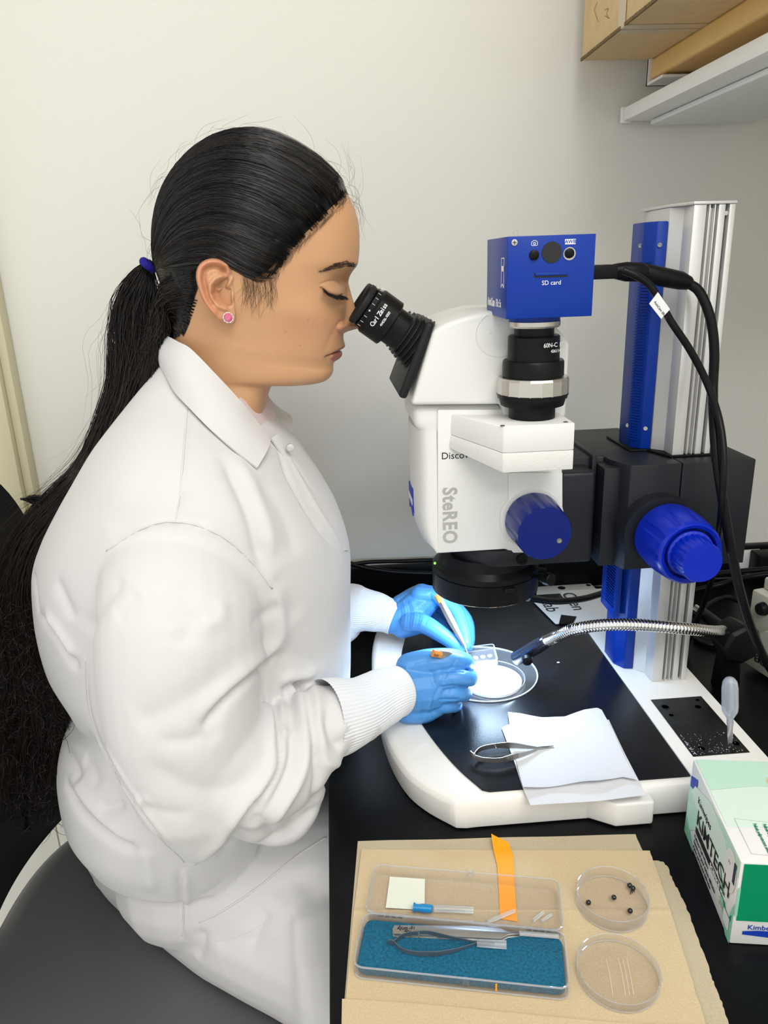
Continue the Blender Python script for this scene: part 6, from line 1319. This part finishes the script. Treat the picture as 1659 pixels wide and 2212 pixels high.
# collar: folded band standing round the neck
def onc(L, k=.004): 
    o = []
    for a, b_ in L:
        h = hitpx(ctree, a, b_); o.append((a, b_, h[1]-k if h is not None else .7))
    return o
def sheet2(A, B, th, n=60, k=7, puff=.004, nm='collar'):
    A = smooth_path([gy(a, b_, y) for a, b_, y in A], n); B = smooth_path([gy(a, b_, y) for a, b_, y in B], n); G_ = []
    for i in range(k): t = i/(k-1); P = A*(1-t)+B*t; out_ = np.cross(B-A, np.gradient(A, axis=0)); out_ /= np.linalg.norm(out_, axis=1)[:, None]; out_ *= np.sign((out_@np.array((0, -1, .4))).sum()); G_.append(P+out_*puff*math.sin(t*math.pi))
    G_ = np.array(G_); nrm = gridn(G_); nrm *= np.sign((nrm@np.array((0, -1., 0))).sum()); Q = G_-nrm*th; a_, b2_ = G_.shape[:2]; m = a_*b2_; V = np.concatenate([G_.reshape(-1, 3), Q.reshape(-1, 3)]); F = []
    for i in range(a_-1):
        for j in range(b2_-1): F.append((i*b2_+j, i*b2_+j+1, (i+1)*b2_+j+1, (i+1)*b2_+j)); F.append((m+i*b2_+j, m+(i+1)*b2_+j, m+(i+1)*b2_+j+1, m+i*b2_+j+1))
    for i in range(a_-1):
        for j in (0, b2_-1): F.append((i*b2_+j, (i+1)*b2_+j, m+(i+1)*b2_+j, m+i*b2_+j))
    for j in range(b2_-1):
        for i in (0, a_-1): F.append((i*b2_+j, i*b2_+j+1, m+i*b2_+j+1, m+i*b2_+j))
    return V, F
def gridn(G_): n_ = np.cross(np.gradient(G_, axis=0), np.gradient(G_, axis=1)); return n_/(np.linalg.norm(n_, axis=2)[..., None]+1e-9)
make('collar', sheet2([(352, 722, .775), (364, 727, .745), (385, 738, .722), (414, 755, .710), (469, 811, .700), (520, 866, .700), (548, 900, .706), (585, 950, .700)],
 [(336, 778, .775)]+onc([(352, 802), (376, 846), (412, 885), (452, 925), (505, 970), (556, 1010)], .006), .0022), 'coat', coat, smooth=60)
make('collar', sheet2([(352, 722, .777), (362, 728, .82), (384, 745, .848), (414, 765, .852), (480, 810, .85), (530, 835, .843), (565, 838, .832), (590, 900, .815)],
 [(334, 778, .777), (345, 800, .83), (372, 835, .872), (420, 865, .885), (500, 880, .882), (590, 890, .865), (625, 900, .845), (632, 938, .82)], .0022), 'coat', coat, smooth=60)
make('shirt_collar', sheet2([(520, 858, .716), (545, 876, .735), (560, 868, .765), (566, 845, .80)], [(540, 905, .712), (572, 938, .735), (592, 930, .77), (594, 880, .805)], .002, puff=.001), 'shirt', person, smooth=60)
make('placket', sheet2([(586, 946, .712), (612, 985, .712), (650, 1052, .712), (700, 1130, .715), (737, 1190, .718)], [(604, 935, .735), (632, 975, .735), (675, 1040, .735), (722, 1120, .74), (752, 1190, .745)], .002, puff=.002), 'coat', coat, smooth=60)
g = gy(627, 967, .716); make('snap_button', lathe([(0, .004), (.0012, .0036), (.0014, .001)], g, (.2, -1, .2), 20), 'steel', coat)
# trousers and shoes below the bench
legs = []
for sgn in (-1, 1):
    K = [np.array((.06, YM+sgn*.11, .57)), np.array((.20, YM+sgn*.13, .53)), np.array((.235, YM+sgn*.13, .45)), np.array((.215, YM+sgn*.13, .28)), np.array((.195, YM+sgn*.13, .07))]
    make('trouser_leg', captube(smooth_path(K, 30), np.interp(np.linspace(0, 4, 30), range(5), [.086, .07, .066, .058, .05]), 20), 'cabinet', person, smooth=180)
    make('shoe', captube([(.18, YM+sgn*.13, .04), (.24, YM+sgn*.13, .037), (.34, YM+sgn*.14, .027)], [.038, .04, .026], 20, .8), 'plastic', person, smooth=180)
# ================================================================== gloved hands
def hand(bones, palm, nm, lab):
    L = [captube(smooth_path(np.array([p[:3] for p in b_]), 22), np.interp(np.linspace(0, len(b_)-1, 22), range(len(b_)), [p[3] for p in b_]), 14) for b_ in bones+palm]
    V, F, N_ = remesh(J(*L), .0011, 3, .5)
    return V, F, N_
def PX(*L): return [(*gy(a, b_, y), r) for a, b_, y, r in L]
# near hand: knuckles towards the lens, fingers closed on the tweezers
Bn = [PX((935, 1432, .700, .0125), (970, 1428, .700, .0100), (1000, 1430, .706, .0082), (1012, 1436, .722, .0074)),
      PX((950, 1468, .690, .0115), (995, 1464, .688, .0088), (1016, 1467, .698, .0080), (1018, 1460, .715, .0070)),
      PX((950, 1498, .688, .0110), (985, 1498, .687, .0090), (1004, 1499, .698, .0080), (1004, 1493, .714, .0070)),
      PX((940, 1522, .690, .0105), (968, 1524, .690, .0084), (984, 1524, .700, .0072), (984, 1518, .715, .0062)),
      PX((895, 1432, .715, .0125), (930, 1421, .733, .0105), (975, 1417, .745, .0086), (1006, 1424, .750, .0075))]
Pn = [PX((862, 1492, .692, .0245), (885, 1488, .697, .0268), (915, 1485, .701, .0282), (940, 1483, .703, .0262), (955, 1484, .704, .0210)), PX((885, 1440, .705, .015), (920, 1434, .703, .014), (945, 1434, .702, .013)), PX((880, 1530, .693, .016), (915, 1533, .692, .0145), (940, 1526, .692, .012))]
GV, GF, GN = hand(Bn, Pn, '', '')
def wrinkle(V, N_, lines, tree):
    D_ = np.zeros(len(V))
    for pts, amp, sig in lines:
        Q = [hitpx(tree, q[0], q[1]) for q in smooth_path([(a, b_, 0) for a, b_ in pts], 16)]; Q = [q for q in Q if q is not None]
        if len(Q) < 3: continue
        Q = np.array(Q); best = np.full(len(V), 9.)
        for k in range(len(Q)-1):
            a, b_ = Q[k], Q[k+1]; t = np.clip(((V-a)@(b_-a))/((b_-a)@(b_-a)+1e-12), 0, 1); best = np.minimum(best, np.linalg.norm(V-a-t[:, None]*(b_-a), axis=1))
        D_ += amp/1000*np.exp(-(best/(sig/1000))**2)
    return V+N_*D_[:, None]
gt = bvh(GV, GF)
GV = wrinkle(GV, GN, [([(958, 1449), (980, 1449), (1000, 1451)], -1.5, 1.6), ([(955, 1483), (980, 1482), (1000, 1482)], -1.4, 1.6), ([(950, 1511), (970, 1511), (988, 1511)], -1.3, 1.5), ([(903, 1552), (905, 1528), (898, 1505)], .8, 1.3), ([(915, 1552), (916, 1530), (908, 1510)], -.8, 1.2), ([(930, 1553), (927, 1533), (932, 1512)], .8, 1.3),
 ([(985, 1425), (978, 1440), (982, 1452)], -.7, 1.2), ([(940, 1540), (936, 1515), (945, 1490), (965, 1455), (975, 1440)], -.8, 1.5), ([(955, 1520), (950, 1500), (958, 1480)], .8, 1.4), ([(888, 1550), (892, 1525)], -.7, 1.2), ([(877, 1440), (884, 1500), (878, 1550)], .8, 1.2), ([(900, 1436), (930, 1430), (955, 1432)], .5, 1.3), ([(975, 1470), (978, 1485), (972, 1500)], -.6, 1.2)], gt)
make('glove', (GV, GF), 'glove', person, smooth=180, fixn=False)
# far hand: palm towards us, thumb and index pinch, other fingers curl behind
Bf = [PX((905, 1285, .872, .0120), (945, 1290, .868, .0102), (985, 1322, .850, .0092), (1003, 1368, .822, .0080), (1008, 1392, .806, .0068)),   # index
      PX((910, 1280, .885, .0120), (955, 1292, .885, .0105), (1003, 1335, .868, .0094), (1013, 1375, .842, .0080), (1010, 1400, .825, .0070)),    # middle
      PX((905, 1290, .898, .0115), (955, 1310, .900, .0100), (995, 1358, .885, .0088), (1000, 1400, .862, .0074)),                               # ring
      PX((900, 1300, .905, .0105), (945, 1330, .908, .0090), (975, 1375, .893, .0078), (975, 1402, .880, .0066)),                               # little
      PX((885, 1345, .850, .0130), (915, 1348, .836, .0122), (950, 1368, .822, .0105), (985, 1392, .810, .0088), (995, 1398, .808, .0076))]       # thumb
Pf = [PX((855, 1337, .871, .0205), (875, 1330, .872, .0230), (900, 1312, .874, .0230), (920, 1298, .876, .0180)), PX((868, 1312, .88, .017), (905, 1288, .884, .015), (930, 1284, .885, .012)), PX((870, 1352, .862, .016), (900, 1346, .850, .015)), PX((880, 1320, .890, .018), (925, 1305, .893, .015))]
G2, F2, N2 = hand(Bf, Pf, '', '')
gt = bvh(G2, F2)
G2 = wrinkle(G2, N2, [([(862+i*9, 1296+i*1.5), (866+i*10, 1325), (864+i*9, 1368-i*3)], (.5 if i % 2 else -.5), 1.1) for i in range(7)]+[([(930, 1285), (936, 1310), (960, 1330)], -1.2, 1.8)], gt)
make('glove', (G2, F2), 'glove', person, smooth=180, fixn=False)
for L in ([(858, 1435, .700, .003), (872, 1470, .676, .003)],): pass
# at the wrists
# ---- tweezers held in each hand
def held(a, b_, c_, lab, wdt=.0035):
    A_, B_, C_ = gy(*a), gy(*b_), gy(*c_); t = empty('tweezers', (A_+B_)/2*[1, 1, 0]+Zd*min(C_[2], A_[2]), lab, 'tweezers'); d_ = _n(B_-A_); s_ = _n(np.cross(d_, _n(CAM-A_)))
    for sg in (-1, 1):
        n = 16; tt_ = np.linspace(0, 1, n); P = A_+np.outer(tt_, B_-A_); opn = .0022*np.sin(tt_*math.pi)**.7*sg; P = P+np.outer(opn, _n(CAM-A_)); make('blade', tube(P, np.interp(tt_, [0, .5, .8, 1], [wdt, wdt*1.25, wdt*.8, wdt*.4]), 4, True, .25, up=s_), 'dsteel', t, smooth=20)
        make('tip', tube([B_, B_*.5+C_*.5+_n(np.cross(d_, s_))*.0006*sg, C_+_n(np.cross(d_, s_))*.0003*sg], [wdt*.4, .0007, .00025], 8), 'dsteel', t)
    make('tape_wrap', tube([A_-d_*.0005, A_+d_*.010], wdt*1.12, 8, True, .8, up=s_), mat('dull_orange_tape', (.75, .28, .05), .55), t, smooth=20)
    return t
tA = held((936, 1411, .690), (1000, 1424, .705), (1030, 1440, .745), 'steel tweezers with orange taped end held by the near gloved hand')
g = gy(943, 1416, .6862); text('NK', .0040, g, gy(953, 1419, .6862)-g, gy(944, 1406, .6862)-g, 'print_k', tA, align='CENTER')
held((945, 1286, .842), (1006, 1400, .796), (1022, 1442, .770), 'long steel tweezers with orange taped end held by the far gloved hand', .0036)
# ================================================================== the chair
chr_ = empty('office_chair', (-.22, YM, 0), 'black office chair with a wide vinyl seat and tall curved back', 'chair')
def pad(cx, cy, rx, ry, z0, z1, e=3.0, n=96):
    a = np.arange(n)*2*math.pi/n; ca1, sa1 = np.cos(a), np.sin(a); X = cx+rx*np.sign(ca1)*np.abs(ca1)**(2/e); Y_ = cy+ry*np.sign(sa1)*np.abs(sa1)**(2/e); L = []
    for z, k in ((z0, .86), (z0+.012, .95), (z0+.03, 1), (z1-.03, 1), (z1-.012, .975), (z1-.004, .93), (z1, .86), (z1+.002, .5), (z1+.003, .01)): L.append(np.c_[cx+(X-cx)*k, cy+(Y_-cy)*k, np.full(n, z)])
    m = len(L); V = np.concatenate(L); return V, [(i*n+j, i*n+(j+1) % n, (i+1)*n+(j+1) % n, (i+1)*n+j) for i in range(m-1) for j in range(n)]+[tuple(range(n-1, -1, -1)), tuple((m-1)*n+j for j in range(n))]
make('seat', pad(-.215, .735, .255, .28, .40, .478), 'seat', chr_, smooth=180)
# backrest: curved shell
def backr():
    n, m = 40, 40; out = []
    for face in (0, 1):
        G_ = []
        for i in range(n):
            t = i/(n-1); z = .50+t*.565; row = []
            hw = .235*(1-.0)*min(1, (1-max(0, (t-.45)/.55)**2.6)**.5+.02)*(.8+.2*min(1, t/.3))
            for j in range(m): s = -1+2*j/(m-1); row.append((-.455-.02*t+.045*s*s-(.0 if face == 0 else .035)*(1-.2*s*s), .80+s*hw, z))
            G_.append(row)
        out.append(np.array(G_))
    A_, B_ = out; V = np.concatenate([A_.reshape(-1, 3), B_.reshape(-1, 3)]); k = n*m; F = []
    for i in range(n-1):
        for j in range(m-1): F.append((i*m+j, i*m+j+1, (i+1)*m+j+1, (i+1)*m+j)); F.append((k+i*m+j, k+(i+1)*m+j, k+(i+1)*m+j+1, k+i*m+j+1))
        for j in (0, m-1): F.append((i*m+j, (i+1)*m+j, k+(i+1)*m+j, k+i*m+j))
    for j in range(m-1):
        for i in (0, n-1): F.append((i*m+j, i*m+j+1, k+i*m+j+1, k+i*m+j))
    return V, F
make('backrest', backr(), 'rubber', chr_, smooth=60)
make('back_support', tube(smooth_path([(-.50, .80, .62), (-.53, .80, .50), (-.50, .80, .42), (-.38, .79, .385), (-.22, .78, .38)], 24), .03, 12, True, .4, up=(0, 1, 0)), 'plastic', chr_)
make('armrest_post', tube(smooth_path([(-.445, 1.01, .62), (-.45, 1.015, .52), (-.43, 1.01, .43), (-.30, .97, .392)], 20), .018, 12, True, .6), 'plastic', chr_, smooth=180)
make('gas_column', lathe([(0, .03), (.15, .03), (.15, .022), (.27, .022)], (-.2, .76, .12), Zd, 24), 'plastic', chr_)
for i in range(5):
    a = math.radians(20+72*i); dv = np.array((math.cos(a), math.sin(a), 0)); o_ = np.array((-.2, .76, .13)); lg = make('base_leg', tube([o_, o_+dv*.26-Zd*.045], [.022, .014], 10), 'plastic', chr_)
    e_ = o_+dv*.27; make('caster', lathe([(-.02, .02), (-.018, .027), (.018, .027), (.02, .02)], (e_[0], e_[1], .0275), (-math.sin(a), math.cos(a), 0), 20), 'plastic', lg)
